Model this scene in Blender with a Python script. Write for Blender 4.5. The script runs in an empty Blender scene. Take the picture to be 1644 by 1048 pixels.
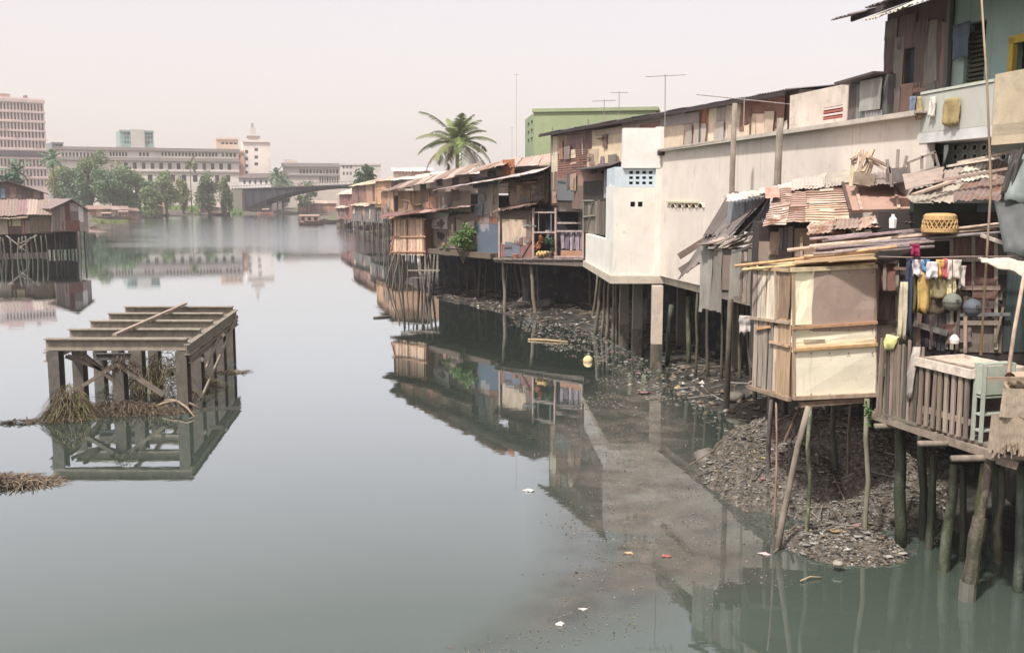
import bpy, math, random
from mathutils import Vector as V, noise as mnoise
R = random.Random(7)
S = bpy.context.scene
C = S.collection
rad = math.radians
# ---------------------------------------------------------------- camera, sky, sun, exposure
F, CX, CY, HZ, CAMZ = 1600.0, 822.0, 524.0, 318.0, 6.0
TH = math.atan((CY - HZ) / F)
cam = bpy.data.objects.new('camera', bpy.data.cameras.new('camera'))
C.objects.link(cam)
cam.location = (0, 0, CAMZ)
cam.rotation_euler = (rad(90) - TH, 0, 0)
cam.data.sensor_width = 36
cam.data.lens = 36 * F / 1644
cam.data.clip_end = 9000
cam.data.clip_start = .1
S.camera = cam
SUN_EL, SUN_AZ = 56, 218          # degrees; azimuth clockwise from +Y: behind and to the left of the camera
wd = bpy.data.worlds.new('World'); S.world = wd; wd.use_nodes = True
nt = wd.node_tree; nt.nodes.clear()
o_ = nt.nodes.new('ShaderNodeOutputWorld'); bg = nt.nodes.new('ShaderNodeBackground')
sk = nt.nodes.new('ShaderNodeTexSky'); sk.sky_type = 'NISHITA'; sk.sun_disc = False
sk.sun_elevation = rad(SUN_EL); sk.sun_rotation = rad(SUN_AZ)
sk.air_density = 1.0; sk.dust_density = 4.0; sk.ozone_density = 1.0
mx = nt.nodes.new('ShaderNodeMix'); mx.data_type = 'RGBA'; mx.inputs[0].default_value = .47
mx.inputs[7].default_value = (10.0, 8.5, 7.75, 1)      # thin even cloud over the whole sky
nt.links.new(sk.outputs[0], mx.inputs[6]); nt.links.new(mx.outputs[2], bg.inputs[0])
bg.inputs[1].default_value = .105
nt.links.new(bg.outputs[0], o_.inputs[0])
sun = bpy.data.objects.new('sun', bpy.data.lights.new('sun', 'SUN')); C.objects.link(sun)
sun.data.energy = 3.3; sun.data.angle = rad(3); sun.data.color = (1, .95, .885)
_a, _e = rad(SUN_AZ), rad(SUN_EL)
sd = V((math.sin(_a) * math.cos(_e), math.cos(_a) * math.cos(_e), math.sin(_e)))
sun.rotation_euler = sd.to_track_quat('Z', 'Y').to_euler()
sun.location = (0, 0, 60)
S.view_settings.view_transform = 'Standard'; S.view_settings.look = 'None'
S.view_settings.gamma = 1; S.view_settings.exposure = .58
S.view_settings.use_curve_mapping = False
S.cycles.max_bounces = 6; S.cycles.volume_bounces = 0; S.cycles.transparent_max_bounces = 6
S.cycles.caustics_reflective = False; S.cycles.caustics_refractive = False

# ---------------------------------------------------------------- measuring helpers
FW = V((0, math.cos(TH), -math.sin(TH))); UP = V((0, math.sin(TH), math.cos(TH))); CAM = V((0, 0, CAMZ))
def ray(px, py): return FW * F + V((1, 0, 0)) * (px - CX) - UP * (py - CY)
def P(px, py, Y):
    d = ray(px, py); return CAM + d * (Y / d.y)
def G(px, py, z=0.0):
    d = ray(px, py); return CAM + d * ((z - CAMZ) / d.z)
def lin(c):
    g = .3 * c[0] + .59 * c[1] + .11 * c[2]; c = [v + (g - v) * .14 for v in c[:3]]      # faded, sun bleached colours
    return [(v / 255 / 12.92 if v / 255 <= .04045 else ((v / 255 + .055) / 1.055) ** 2.4) for v in c]
def jit(c, a=.08):
    k = 1 + R.uniform(-a, a)
    return tuple(max(0, min(250, v * k * (1 + R.uniform(-a, a) * .25))) for v in c[:3])
def lerp(a, b, t): return a + (b - a) * t

# ---------------------------------------------------------------- mesh helpers
WL = {}
def wloc(o): return WL[o.name] if o is not None else V((0, 0, 0))
class M:
    def __init__(s): s.v = []; s.f = []; s.m = []; s.mi = 0
    def add(s, vs, fs):
        n = len(s.v); s.v += [tuple(p) for p in vs]; s.f += [tuple(i + n for i in f) for f in fs]; s.m += [s.mi] * len(fs)
    def hexa(s, b, t):
        s.add(list(b) + list(t), [(3, 2, 1, 0), (4, 5, 6, 7), (0, 1, 5, 4), (1, 2, 6, 5), (2, 3, 7, 6), (3, 0, 4, 7)])
    def box(s, a, b):
        x0, y0, z0 = a; x1, y1, z1 = b
        s.hexa([(x0, y0, z0), (x1, y0, z0), (x1, y1, z0), (x0, y1, z0)], [(x0, y0, z1), (x1, y0, z1), (x1, y1, z1), (x0, y1, z1)])
    def prism(s, poly, z0, z1):
        n = len(poly)
        s.add([(p[0], p[1], z0) for p in poly] + [(p[0], p[1], z1) for p in poly],
              [tuple(range(n - 1, -1, -1)), tuple(range(n, 2 * n))] + [(i, (i + 1) % n, n + (i + 1) % n, n + i) for i in range(n)])
    def bar(s, p, q, w, h, up=(0, 0, 1)):
        p, q = V(p), V(q); d = (q - p).normalized(); x = d.cross(V(up))
        if x.length < 1e-3: x = d.cross(V((0, 1, 0)))
        x = x.normalized() * w / 2; y = x.normalized().cross(d) * h / 2
        s.hexa([p - x - y, p + x - y, p + x + y, p - x + y], [q - x - y, q + x - y, q + x + y, q - x + y])
    def tube(s, pts, rs, n=7, cap=True):
        pts = [V(p) for p in pts]
        if not isinstance(rs, (list, tuple)): rs = [rs] * len(pts)
        vs = []; fs = []
        for i, p in enumerate(pts):
            d = (pts[min(i + 1, len(pts) - 1)] - pts[max(i - 1, 0)]).normalized()
            x = d.cross(V((0, 0, 1)) if abs(d.z) < .95 else V((1, 0, 0))).normalized(); y = d.cross(x)
            for k in range(n):
                a = 2 * math.pi * k / n; vs.append(p + (x * math.cos(a) + y * math.sin(a)) * rs[i])
        for i in range(len(pts) - 1):
            for k in range(n):
                fs.append((i * n + k, i * n + (k + 1) % n, (i + 1) * n + (k + 1) % n, (i + 1) * n + k))
        if cap: fs += [tuple(range(n - 1, -1, -1)), tuple(range((len(pts) - 1) * n, len(pts) * n))]
        s.add(vs, fs)
    def lathe(s, c, prof, n=12):
        c = V(c); vs = []; fs = []
        for r, z in prof:
            for k in range(n):
                a = 2 * math.pi * k / n; vs.append(c + V((r * math.cos(a), r * math.sin(a), z)))
        for i in range(len(prof) - 1):
            for k in range(n):
                fs.append((i * n + k, i * n + (k + 1) % n, (i + 1) * n + (k + 1) % n, (i + 1) * n + k))
        fs += [tuple(range(n - 1, -1, -1)), tuple(range((len(prof) - 1) * n, len(prof) * n))]
        s.add(vs, fs)
    def build(s, name, mat, par=None, col=None, rust=.3, smooth=False, origin=None):
        if not s.v: return None
        n = len(s.v)
        c = V(origin) if origin is not None else V((sum(v[0] for v in s.v) / n, sum(v[1] for v in s.v) / n, sum(v[2] for v in s.v) / n))
        me = bpy.data.meshes.new(name)
        me.from_pydata([(v[0] - c.x, v[1] - c.y, v[2] - c.z) for v in s.v], [], s.f)
        for m in (mat if isinstance(mat, list) else [mat]): me.materials.append(MAT[m])
        if isinstance(mat, list): me.polygons.foreach_set('material_index', s.m)
        if smooth: me.polygons.foreach_set('use_smooth', [True] * len(s.f))
        o = bpy.data.objects.new(name, me); C.objects.link(o)
        WL[o.name] = c
        if par is not None: o.parent = par; o.location = c - wloc(par)
        else: o.location = c
        if col is not None: o.color = (*lin(col), rust)
        return o
def tag(o, label, cat, group=None, kind=None):
    if label: o['label'] = label
    if cat: o['category'] = cat
    if group: o['group'] = group
    if kind: o['kind'] = kind
    return o
def T(name, label, cat, loc, group=None):
    o = bpy.data.objects.new(name, None); C.objects.link(o); o.location = V(loc); o.empty_display_size = .3
    WL[o.name] = V(loc)
    return tag(o, label, cat, group)
def copy_part(o, loc, par):
    c = o.copy(); C.objects.link(c); c.parent = par; c.location = V(loc) - wloc(par); WL[c.name] = V(loc); return c

# ---------------------------------------------------------------- materials (base colour comes from each object's own colour)
MAT = {}
def mat(name, rough=.8, var=(.75, 1.12), scale=(6, 6, 6), detail=5, stain=None, bump=0., bscale=30, rustcol=None, spec=.3, fixed=None, transl=0., metal=0., ramp=(.35, .65)):
    m = bpy.data.materials.new(name); m.use_nodes = True; MAT[name] = m
    t = m.node_tree; N = t.nodes; L = t.links; b = N['Principled BSDF']
    b.inputs['Roughness'].default_value = rough; b.inputs['Specular IOR Level'].default_value = spec; b.inputs['Metallic'].default_value = metal
    oi = N.new('ShaderNodeObjectInfo'); tc = N.new('ShaderNodeTexCoord')
    ad = N.new('ShaderNodeVectorMath'); ad.operation = 'ADD'
    rn = N.new('ShaderNodeMath'); rn.operation = 'MULTIPLY'; rn.inputs[1].default_value = 97; L.new(oi.outputs['Random'], rn.inputs[0])
    L.new(tc.outputs['Object'], ad.inputs[0]); L.new(rn.outputs[0], ad.inputs[1])
    def nz(sc, det=5, rg=.55):
        mp = N.new('ShaderNodeMapping'); mp.inputs['Scale'].default_value = sc; L.new(ad.outputs[0], mp.inputs[0])
        n = N.new('ShaderNodeTexNoise'); n.inputs['Scale'].default_value = 1; n.inputs['Detail'].default_value = det; n.inputs['Roughness'].default_value = rg
        L.new(mp.outputs[0], n.inputs['Vector']); return n.outputs['Fac']
    def mr(x, a, bb, c, d):
        n = N.new('ShaderNodeMapRange'); n.inputs[1].default_value = a; n.inputs[2].default_value = bb; n.inputs[3].default_value = c; n.inputs[4].default_value = d
        L.new(x, n.inputs[0]); return n.outputs[0]
    def mixc(f, a, bb, mode='MIX'):
        n = N.new('ShaderNodeMix'); n.data_type = 'RGBA'; n.blend_type = mode
        if isinstance(f, float): n.inputs[0].default_value = f
        else: L.new(f, n.inputs[0])
        for i, x in ((6, a), (7, bb)):
            if isinstance(x, tuple): n.inputs[i].default_value = (*x[:3], 1)
            else: L.new(x, n.inputs[i])
        return n.outputs[2]
    col = oi.outputs['Color']
    if fixed:
        r = N.new('ShaderNodeRGB'); r.outputs[0].default_value = (*fixed, 1); col = r.outputs[0]
    f = mr(nz(scale, detail), .28, .72, var[0], var[1])
    cb = N.new('ShaderNodeCombineColor')
    for i in range(3): L.new(f, cb.inputs[i])
    col = mixc(1.0, col, cb.outputs[0], 'MULTIPLY')
    if stain:
        for (sc, lo, hi, amt, scol) in stain:
            col = mixc(mr(nz(sc, 6, .62), lo, hi, 0, amt), col, scol)
    if rustcol:
        al = oi.outputs['Alpha']
        th = mr(al, 0, 1, .80, .30)
        sb = N.new('ShaderNodeMath'); sb.operation = 'SUBTRACT'; L.new(nz((3.1, 3.1, 1.3), 7, .65), sb.inputs[0]); L.new(th, sb.inputs[1])
        col = mixc(mr(sb.outputs[0], 0, .16, 0, .92), col, mixc(nz((14, 14, 14)), rustcol[0], rustcol[1]))
    L.new(col, b.inputs['Base Color'])
    if bump:
        bp = N.new('ShaderNodeBump'); bp.inputs['Strength'].default_value = bump; bp.inputs['Distance'].default_value = .02
        L.new(nz((bscale,) * 3 if not isinstance(bscale, tuple) else bscale, 4), bp.inputs['Height']); L.new(bp.outputs[0], b.inputs['Normal'])
    if transl:
        tr = N.new('ShaderNodeBsdfTranslucent'); L.new(col, tr.inputs[0]); ms = N.new('ShaderNodeMixShader'); ms.inputs[0].default_value = transl
        L.new(b.outputs[0], ms.inputs[1]); L.new(tr.outputs[0], ms.inputs[2]); L.new(ms.outputs[0], N['Material Output'].inputs[0])
    return m
soot = (.045, .04, .035)
mat('wood', .85, (.62, 1.15), (22, 22, 1.6), stain=[((3, 3, 1), .52, .75, .55, (.06, .05, .042))], bump=.5, bscale=(60, 60, 5))
mat('woodh', .85, (.62, 1.15), (7, 7, 7), stain=[((3, 3, 3), .52, .75, .5, (.07, .058, .048))], bump=.4, bscale=40)
mat('pole', .85, (.6, 1.15), (9, 9, 3), stain=[((4, 4, 2), .5, .72, .5, (.07, .06, .05))], bump=.4, bscale=(40, 40, 10))
mat('slime', .55, (.55, 1.2), (9, 9, 3), stain=[((5, 5, 2), .45, .6, .8, (.035, .045, .02)), ((7, 7, 3), .55, .7, .7, (.03, .028, .025))], bump=.8, bscale=24, spec=.4)
mat('board', .85, (.82, 1.08), (2.5, 2.5, 2.5), stain=[((2.2, 2.2, 1.1), .58, .8, .32, (.2, .145, .1)), ((9, 9, 4), .62, .74, .4, (.14, .105, .07))], bump=.2)
mat('painted', .75, (.92, 1.04), (3, 3, 3), stain=[((6, 6, 1.2), .58, .8, .4, (.4, .32, .2)), ((18, 18, 12), .66, .7, .6, (.2, .14, .09))], bump=.15)
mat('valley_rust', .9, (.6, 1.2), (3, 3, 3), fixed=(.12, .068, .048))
mat('zinc', .62, (.72, 1.12), (5, 5, 1.5), rustcol=((.13, .05, .026), (.25, .115, .06)), stain=[((4, 4, .9), .52, .8, .5, (.09, .075, .065))], spec=.35)
mat('plaster', .9, (.9, 1.04), (1.3, 1.3, 1.3), stain=[((2.2, 2.2, .3), .56, .85, .22, (.34, .30, .25)), ((.55, .55, .6), .5, .75, .32, (.40, .35, .29)), ((3.5, 3.5, 2.5), .6, .72, .25, (.3, .26, .21)), ((9, 9, 1.4), .62, .76, .4, (.17, .145, .11)), ((1.6, 1.6, 1.6), .62, .66, .22, (.5, .48, .45)), ((6, 6, .16), .6, .7, .36, (.24, .21, .17)), ((2.4, 2.4, 2.0), .64, .74, .4, (.16, .15, .125))], bump=.12, bscale=18)
mat('concrete', .9, (.8, 1.08), (2, 2, 2), stain=[((3.5, 3.5, .9), .54, .8, .3, (.16, .14, .12)), ((2, 2, 2.4), .52, .68, .35, (.2, .18, .15))], bump=.3, bscale=25)
mat('far', .9, (.85, 1.06), (.12, .12, .3), stain=[((.35, .35, .05), .5, .8, .4, (.25, .22, .2))])
mat('cloth', .9, (.8, 1.1), (14, 14, 14), bump=.3, bscale=60, transl=.12)
mat('plain', .7, (.85, 1.08), (8, 8, 8))
mat('dark', .9, (.7, 1.2), (3, 3, 3))
mat('glass', .15, (.7, 1.2), (2, 2, 2), spec=.5)
mat('steel', .75, (.65, 1.12), (5, 5, 5), rustcol=((.11, .075, .05), (.24, .17, .115)), stain=[((7, 7, 2), .52, .74, .45, (.08, .07, .06))], bump=.4, bscale=25)
mat('straw', .9, (.7, 1.2), (9, 9, 9))
mat('leaf', .6, (.45, 1.35), (.9, .9, .9), transl=.22, spec=.25)
mat('leaf_far', .75, (.55, 1.3), (.16, .16, .16), transl=.15, spec=.2)
mat('bark', .9, (.6, 1.2), (6, 6, 2), bump=.5)
mat('stone', .9, (.4, 1.5), (2.2, 2.2, 2.2), stain=[((1.2, 1.2, 1.2), .5, .7, .5, (.13, .09, .06))])
mat('tarp', .55, (.8, 1.1), (4, 4, 4), bump=.3, bscale=8)
mat('weave', .85, (.7, 1.12), (70, 70, 9), bump=.6, bscale=(90, 90, 90))
mat('litter_white', .7, fixed=(.42, .40, .37)); mat('litter_brown', .85, fixed=(.165, .132, .098)); mat('litter_pink', .7, fixed=(.34, .17, .17))
mat('litter_grey', .8, fixed=(.24, .23, .21)); mat('litter_dark', .8, fixed=(.035, .033, .03)); mat('litter_yellow', .7, fixed=(.36, .28, .15))
mat('grass', .8, (.6, 1.25), (.8, .8, .8), transl=.2)

# ---------------------------------------------------------------- building helpers
def patch(name, par, m, col, a, b, c, d, kind='f', wave=.11, amp=.017, t=.014, rust=.35, jag=0., warp=.012, off=0., valley=None):
    """one sheet or board: a,b lower edge left to right, c,d upper edge right to left; cv/ch = corrugated"""
    a, b, c, d = V(a), V(b), V(c), V(d)
    w = ((b - a).length + (c - d).length) / 2; h = ((d - a).length + (c - b).length) / 2
    n = (b - a).cross(d - a).normalized()
    nu, nv = (max(4, min(150, int(w / wave * 4))), 3) if kind == 'cv' else ((3, max(4, min(150, int(h / wave * 4)))) if kind == 'ch' else (3, 3))
    w0 = [[R.uniform(-warp, warp) for _ in range(4)] for _ in range(4)]
    ju = [R.uniform(-jag, jag) for _ in range(nv + 1)]; ju2 = [R.uniform(-jag, jag) for _ in range(nv + 1)]
    jv = [R.uniform(-jag, jag) for _ in range(nu // 4 + 2)]; jv2 = [R.uniform(-jag, jag) for _ in range(nu // 4 + 2)]
    ud, vd = (b - a).normalized(), (d - a).normalized()
    vs = []
    for j in range(nv + 1):
        v = j / nv
        for i in range(nu + 1):
            u = i / nu
            p = lerp(lerp(a, b, u), lerp(d, c, u), v)
            x, y = u * 2.999, v * 2.999; xi, yi = int(x), int(y); fx, fy = x - xi, y - yi
            q = lerp(lerp(w0[yi][xi], w0[yi][xi + 1], fx), lerp(w0[yi + 1][xi], w0[yi + 1][xi + 1], fx), fy)
            if kind == 'cv': q += amp * math.sin(2 * math.pi * u * w / wave)
            if kind == 'ch': q += amp * math.sin(2 * math.pi * v * h / wave)
            if jag:
                if i == 0: p = p + ud * ju[j]
                if i == nu: p = p + ud * ju2[j]
                if j == 0: p = p + vd * jv[i // 4]
                if j == nv: p = p + vd * jv2[i // 4]
            vs.append(p + n * (q + off))
    W = nu + 1
    fs = [(j * W + i, j * W + i + 1, (j + 1) * W + i + 1, (j + 1) * W + i) for j in range(nv) for i in range(nu)]
    if kind == 'f':
        k = len(vs); vs += [p - n * t for p in vs]
        fs += [tuple(reversed([x + k for x in f])) for f in fs]
        for i in range(nu):
            fs += [(i + 1, i, i + k, i + 1 + k), (nv * W + i, nv * W + i + 1, nv * W + i + 1 + k, nv * W + i + k)]
        for j in range(nv):
            fs += [(j * W, (j + 1) * W, (j + 1) * W + k, j * W + k), ((j + 1) * W + nu, j * W + nu, j * W + nu + k, (j + 1) * W + nu + k)]
    mm = M(); mm.add(vs, fs)
    if valley:
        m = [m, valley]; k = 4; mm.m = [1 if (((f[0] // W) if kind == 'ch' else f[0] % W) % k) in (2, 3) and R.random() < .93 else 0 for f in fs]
    return mm.build(name, m, par, col, rust, smooth=(kind != 'f'))
def pole(par, p, q, r0, r1=None, col=(120, 108, 92), name='pole', m='pole', bend=.02, n=7, seg=4):
    p, q = V(p), V(q); r1 = r1 or r0; L = (q - p).length
    pts = []; rs = []
    for i in range(seg + 1):
        t = i / seg; j = 0 if i in (0, seg) else bend
        pts.append(lerp(p, q, t) + V((R.uniform(-j, j), R.uniform(-j, j), R.uniform(-j, j) * .5)) * min(1.5, L / 2)); rs.append(lerp(r0, r1, t) * R.uniform(.92, 1.08))
    mm = M(); mm.tube(pts, rs, n); return mm.build(name, m, par, col, smooth=True)
def bar(par, p, q, w, h, col, name='beam', m='wood', up=(0, 0, 1)):
    d = V(q) - V(p)
    if m == 'wood' and abs(d.z) < .7 * d.length: m = 'woodh'
    mm = M(); mm.bar(p, q, w, h, up); return mm.build(name, m, par, col)
def roof(par, e0, e1, r1, r0, nc, nr, cols, kind='cv', rust=.4, wave=.13, amp=.02, name='roof_sheet', over=.12, jag=.05, m='zinc', tilt=.025, valley=None):
    e0, e1, r0, r1 = map(V, (e0, e1, r0, r1))
    def B(u, v): return lerp(lerp(e0, e1, u), lerp(r0, r1, u), v)
    n = (e1 - e0).cross(r0 - e0).normalized()
    for j in range(nr):
        for i in range(nc):
            u0, u1 = i / nc - over / nc * R.uniform(.3, 1), (i + 1) / nc + over / nc * R.uniform(.3, 1)
            v0, v1 = j / nr - over / nr * R.random(), (j + 1) / nr + over / nr * R.random()
            k = lambda: n * (R.uniform(-tilt, tilt) + .012 * ((i + j) % 2) + .02 * j)
            patch(name, par, m, jit(R.choice(cols), .12), B(u0, v0) + k(), B(u1, v0) + k(), B(u1, v1) + k(), B(u0, v1) + k(), kind, wave, amp, rust=min(1, max(0, rust + R.uniform(-.25, .25))), jag=jag, warp=.02, valley=valley)
class Wall:
    """vertical wall plane through two ground points, left to right as seen from outside"""
    def __init__(s, a, b):
        s.a = V((a[0], a[1], 0)); s.b = V((b[0], b[1], 0)); s.L = (s.b - s.a).length; s.u = (s.b - s.a).normalized(); s.n = V((s.u.y, -s.u.x, 0)); s.host = None
    def sz(s, px, py):
        d = ray(px, py); t = (s.a - CAM).dot(s.n) / d.dot(s.n); p = CAM + d * t; return (p - s.a).dot(s.u), p.z
    def p(s, q, z, o=0.): return s.a + s.u * q + s.n * o + V((0, 0, z))
    def rect(s, r):
        xc, yc = (r[0] + r[2]) / 2, (r[1] + r[3]) / 2
        return s.sz(r[0], yc)[0], s.sz(xc, r[3])[1], s.sz(r[2], yc)[0], s.sz(xc, r[1])[1]     # s0 z0 s1 z1
    def panel(s, par, r, kind, col, rust=.35, out=.03, name=None, m=None, jag=.012, sk=.012, wave=.11, warp=.012, amp=.017, raw=False):
        s0, z0, s1, z1 = r if raw else s.rect(r)
        if s.host is not None and name in (None, 'panel', 'scrap_board', 'brown_board', 'blue_panel'): par = s.host
        j = lambda: R.uniform(-sk, sk)
        q = [s.p(s0 + j(), z0 + j(), out), s.p(s1 + j(), z0 + j(), out + j() * .5), s.p(s1 + j(), z1 + j(), out), s.p(s0 + j(), z1 + j(), out + j() * .5)]
        return patch(name or ('sheet' if kind != 'f' else 'panel'), par, m or ('zinc' if kind != 'f' else 'board'), jit(col, .05), *q, kind=kind, rust=rust, jag=jag, wave=wave, warp=warp, amp=amp)
    def planks(s, par, r, n, cols, out=.03, hor=False, gap=.12, rag=.04, m='wood', name='plank', raw=False):
        s0, z0, s1, z1 = r if raw else s.rect(r)
        if s.host is not None: par = s.host
        for i in range(n):
            t0, t1 = (i + gap * R.random()) / n, (i + 1 - gap * R.random()) / n
            a, b = R.uniform(-rag, rag), R.uniform(-rag, rag); oo = out + R.uniform(-.008, .008)
            if hor: q = (s0 + a, lerp(z0, z1, t0), s1 + b, lerp(z0, z1, t1))
            else: q = (lerp(s0, s1, t0), z0 + a, lerp(s0, s1, t1), z1 + b)
            patch(name, par, m, jit(R.choice(cols), .12), s.p(q[0], q[1], oo), s.p(q[2], q[1], oo), s.p(q[2], q[3], oo), s.p(q[0], q[3], oo), 'f', t=.018, warp=.006)
    def body(s, par, r, depth, col, m='dark', name='wall', out=0., raw=False):
        s0, z0, s1, z1 = r if raw else s.rect(r)
        mm = M(); pts = [s.p(s0, 0, out), s.p(s1, 0, out), s.p(s1, 0, out - depth), s.p(s0, 0, out - depth)]
        mm.hexa([(p.x, p.y, z0) for p in pts], [(p.x, p.y, z1) for p in pts]); o = mm.build(name, m, par, col)
        if name == 'wall' and s.host is None: s.host = o
        return o
    def strip(s, par, x0, y0, x1, y1, w, col, out=.05, name='batten', m='wood', t=.03):
        a, b = s.sz(x0, y0), s.sz(x1, y1); return bar(par, s.p(a[0], a[1], out), s.p(b[0], b[1], out), t if abs(x1 - x0) < abs(y1 - y0) * .5 else w, w if abs(x1 - x0) < abs(y1 - y0) * .5 else w, col, name, m, up=s.n)
    def holed(s, par, s0, s1, z0, z1, holes, depth, m, col, name='wall', zl=None, zr=None, back=None, rev=.2, bname='opening', bm='dark', solid=True):
        """front face with real openings; a body behind; each opening closed by its own pane set back by rev"""
        zl = z1 if zl is None else zl; zr = z1 if zr is None else zr
        ss = sorted({round(v, 4) for v in [s0, s1] + [h[0] for h in holes] + [h[2] for h in holes]})
        zz = sorted({round(v, 4) for v in [z0, z1] + [h[1] for h in holes] + [h[3] for h in holes]})
        top = lambda q: lerp(zl, zr, (q - s0) / (s1 - s0))
        mm = M()
        def zt(q, z): return top(q) if z == zz[-1] else z
        for i in range(len(ss) - 1):
            for j in range(len(zz) - 1):
                cs, cz = (ss[i] + ss[i + 1]) / 2, (zz[j] + zz[j + 1]) / 2
                if any(h[0] < cs < h[2] and h[1] < cz < h[3] for h in holes): continue
                mm.add([s.p(ss[i], zt(ss[i], zz[j])), s.p(ss[i + 1], zt(ss[i + 1], zz[j])), s.p(ss[i + 1], zt(ss[i + 1], zz[j + 1])), s.p(ss[i], zt(ss[i], zz[j + 1]))], [(0, 1, 2, 3)])
        for h in holes:
            f = [s.p(h[0], h[1]), s.p(h[2], h[1]), s.p(h[2], h[3]), s.p(h[0], h[3])]; g = [p - s.n * rev for p in f]
            mm.add(f + g, [(1, 0, 4, 5), (2, 1, 5, 6), (3, 2, 6, 7), (0, 3, 7, 4)])
        if solid:
            D = depth
            A = [s.p(s0, z0), s.p(s1, z0), s.p(s1, zr), s.p(s0, zl), s.p(s0, z0, -D), s.p(s1, z0, -D), s.p(s1, zr, -D), s.p(s0, zl, -D)]
            mm.add(A, [(1, 5, 6, 2), (0, 3, 7, 4), (3, 2, 6, 7), (5, 4, 7, 6), (0, 4, 5, 1)])
        w = mm.build(name, m, par, col)
        if s.host is None: s.host = w
        if back is not None:
            proto = {}
            for h in holes:
                key = (round(h[2] - h[0], 3), round(h[3] - h[1], 3)); cc = s.p((h[0] + h[2]) / 2, (h[1] + h[3]) / 2, -rev + .004)
                if key in proto:
                    o = copy_part(proto[key], cc, par); o.color = (*lin(jit(back, .3)), .3)
                else:
                    b = M(); b.add([s.p(h[0] - .01, h[1] - .01, -rev), s.p(h[2] + .01, h[1] - .01, -rev), s.p(h[2] + .01, h[3] + .01, -rev), s.p(h[0] - .01, h[3] + .01, -rev),
                        s.p(h[0] - .01, h[1] - .01, -rev + .004), s.p(h[2] + .01, h[1] - .01, -rev + .004), s.p(h[2] + .01, h[3] + .01, -rev + .004), s.p(h[0] - .01, h[3] + .01, -rev + .004)],
                        [(4, 5, 6, 7), (3, 2, 1, 0)])
                    proto[key] = b.build(bname, bm, par, back, origin=cc)
        return w
def wgrid(W, r, nx, nz, fx=.55, fz=.6, raw=False):
    s0, z0, s1, z1 = r if raw else W.rect(r)
    o = []
    for i in range(nx):
        for j in range(nz):
            cx, cz = lerp(s0, s1, (i + .5) / nx), lerp(z0, z1, (j + .5) / nz); hw, hh = (s1 - s0) / nx * fx / 2, (z1 - z0) / nz * fz / 2
            o.append((cx - hw, cz - hh, cx + hw, cz + hh))
    return o
PAL = [(150, 128, 112), (176, 150, 130), (118, 96, 90), (134, 124, 118), (190, 172, 152), (104, 88, 84), (160, 120, 98), (120, 122, 128)]
def clutter(W, par, r, n, lo=.25, hi=.8, out=.07, cols=None, bat=None):
    s0, z0, s1, z1 = W.rect(r)
    for i in range(n):
        w, hh = R.uniform(lo, hi), R.uniform(lo, hi); a, b = R.uniform(s0, max(s0 + .01, s1 - w)), R.uniform(z0, max(z0 + .01, z1 - hh))
        W.panel(par, (a, b, a + w, b + hh), R.choice(('cv', 'f', 'f')), R.choice(cols or PAL), R.uniform(.2, .7), out=out + R.uniform(0, .03), raw=True, sk=.05, jag=.03)
    for i in range(n if bat is None else bat):
        a, b = R.uniform(s0, s1), R.uniform(z0, z1); l = R.uniform(.5, 1.6); v = R.random() < .5
        p, q = (W.p(a, b - l / 2, out + .06), W.p(a + R.uniform(-.1, .1), b + l / 2, out + .06)) if v else (W.p(a - l / 2, b, out + .06), W.p(a + l / 2, b + R.uniform(-.08, .08), out + .06))
        bar(W.host or par, p, q, R.uniform(.03, .07), .03, jit(R.choice(PAL), .15), 'batten', up=W.n)
def stilt(par, xt, yt, xb, yb, r=.07, col=(118, 106, 90), zb=0., m='pole', ext=.5, r1=None, name='stilt', dy=0.):
    b = G(xb, yb, zb); t = P(xt, yt, b.y + dy); d = (b - t).normalized()
    return pole(par, b + d * ext, t, r, r1 or r * .85, jit(col, .1), name, m, bend=.025)
def interp(tab, y):
    if y <= tab[0][0]: return tab[0][1]
    for (a, b), (c, d) in zip(tab, tab[1:]):
        if y <= c: return b + (d - b) * (y - a) / (c - a)
    return tab[-1][1]
def leaves(mm, c, rx, ry, rz, n, size, blobs=14, flat=.75, seed=None, lw=.55, core=.55):
    rr = random.Random(seed if seed is not None else R.random()); c = V(c)
    bl = []
    for _ in range(blobs):
        while True:
            p = V((rr.uniform(-1, 1), rr.uniform(-1, 1), rr.uniform(-1, 1)))
            if p.length < 1: break
        p = p * (.62 + .2 * rr.random()) if p.length > .3 else p
        bl.append((V((p.x * rx, p.y * ry, p.z * rz)), rr.uniform(.28, .5)))
    for _ in range(n):
        b, s = rr.choice(bl)
        g = V((rr.gauss(0, 1), rr.gauss(0, 1), rr.gauss(0, 1))); g = g.normalized() * (rr.random() ** .45)
        p = c + b + V((g.x * rx, g.y * ry, g.z * rz * flat)) * s
        x = V((rr.gauss(0, 1), rr.gauss(0, 1), rr.gauss(0, .6))).normalized(); y = x.cross(V((rr.gauss(0, 1), rr.gauss(0, 1), rr.gauss(0, 1)))).normalized()
        k = size * rr.uniform(.6, 1.4)
        mm.add([p - x * k, p + y * k * lw, p + x * k, p - y * k * lw], [(0, 1, 2, 3)])
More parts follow.
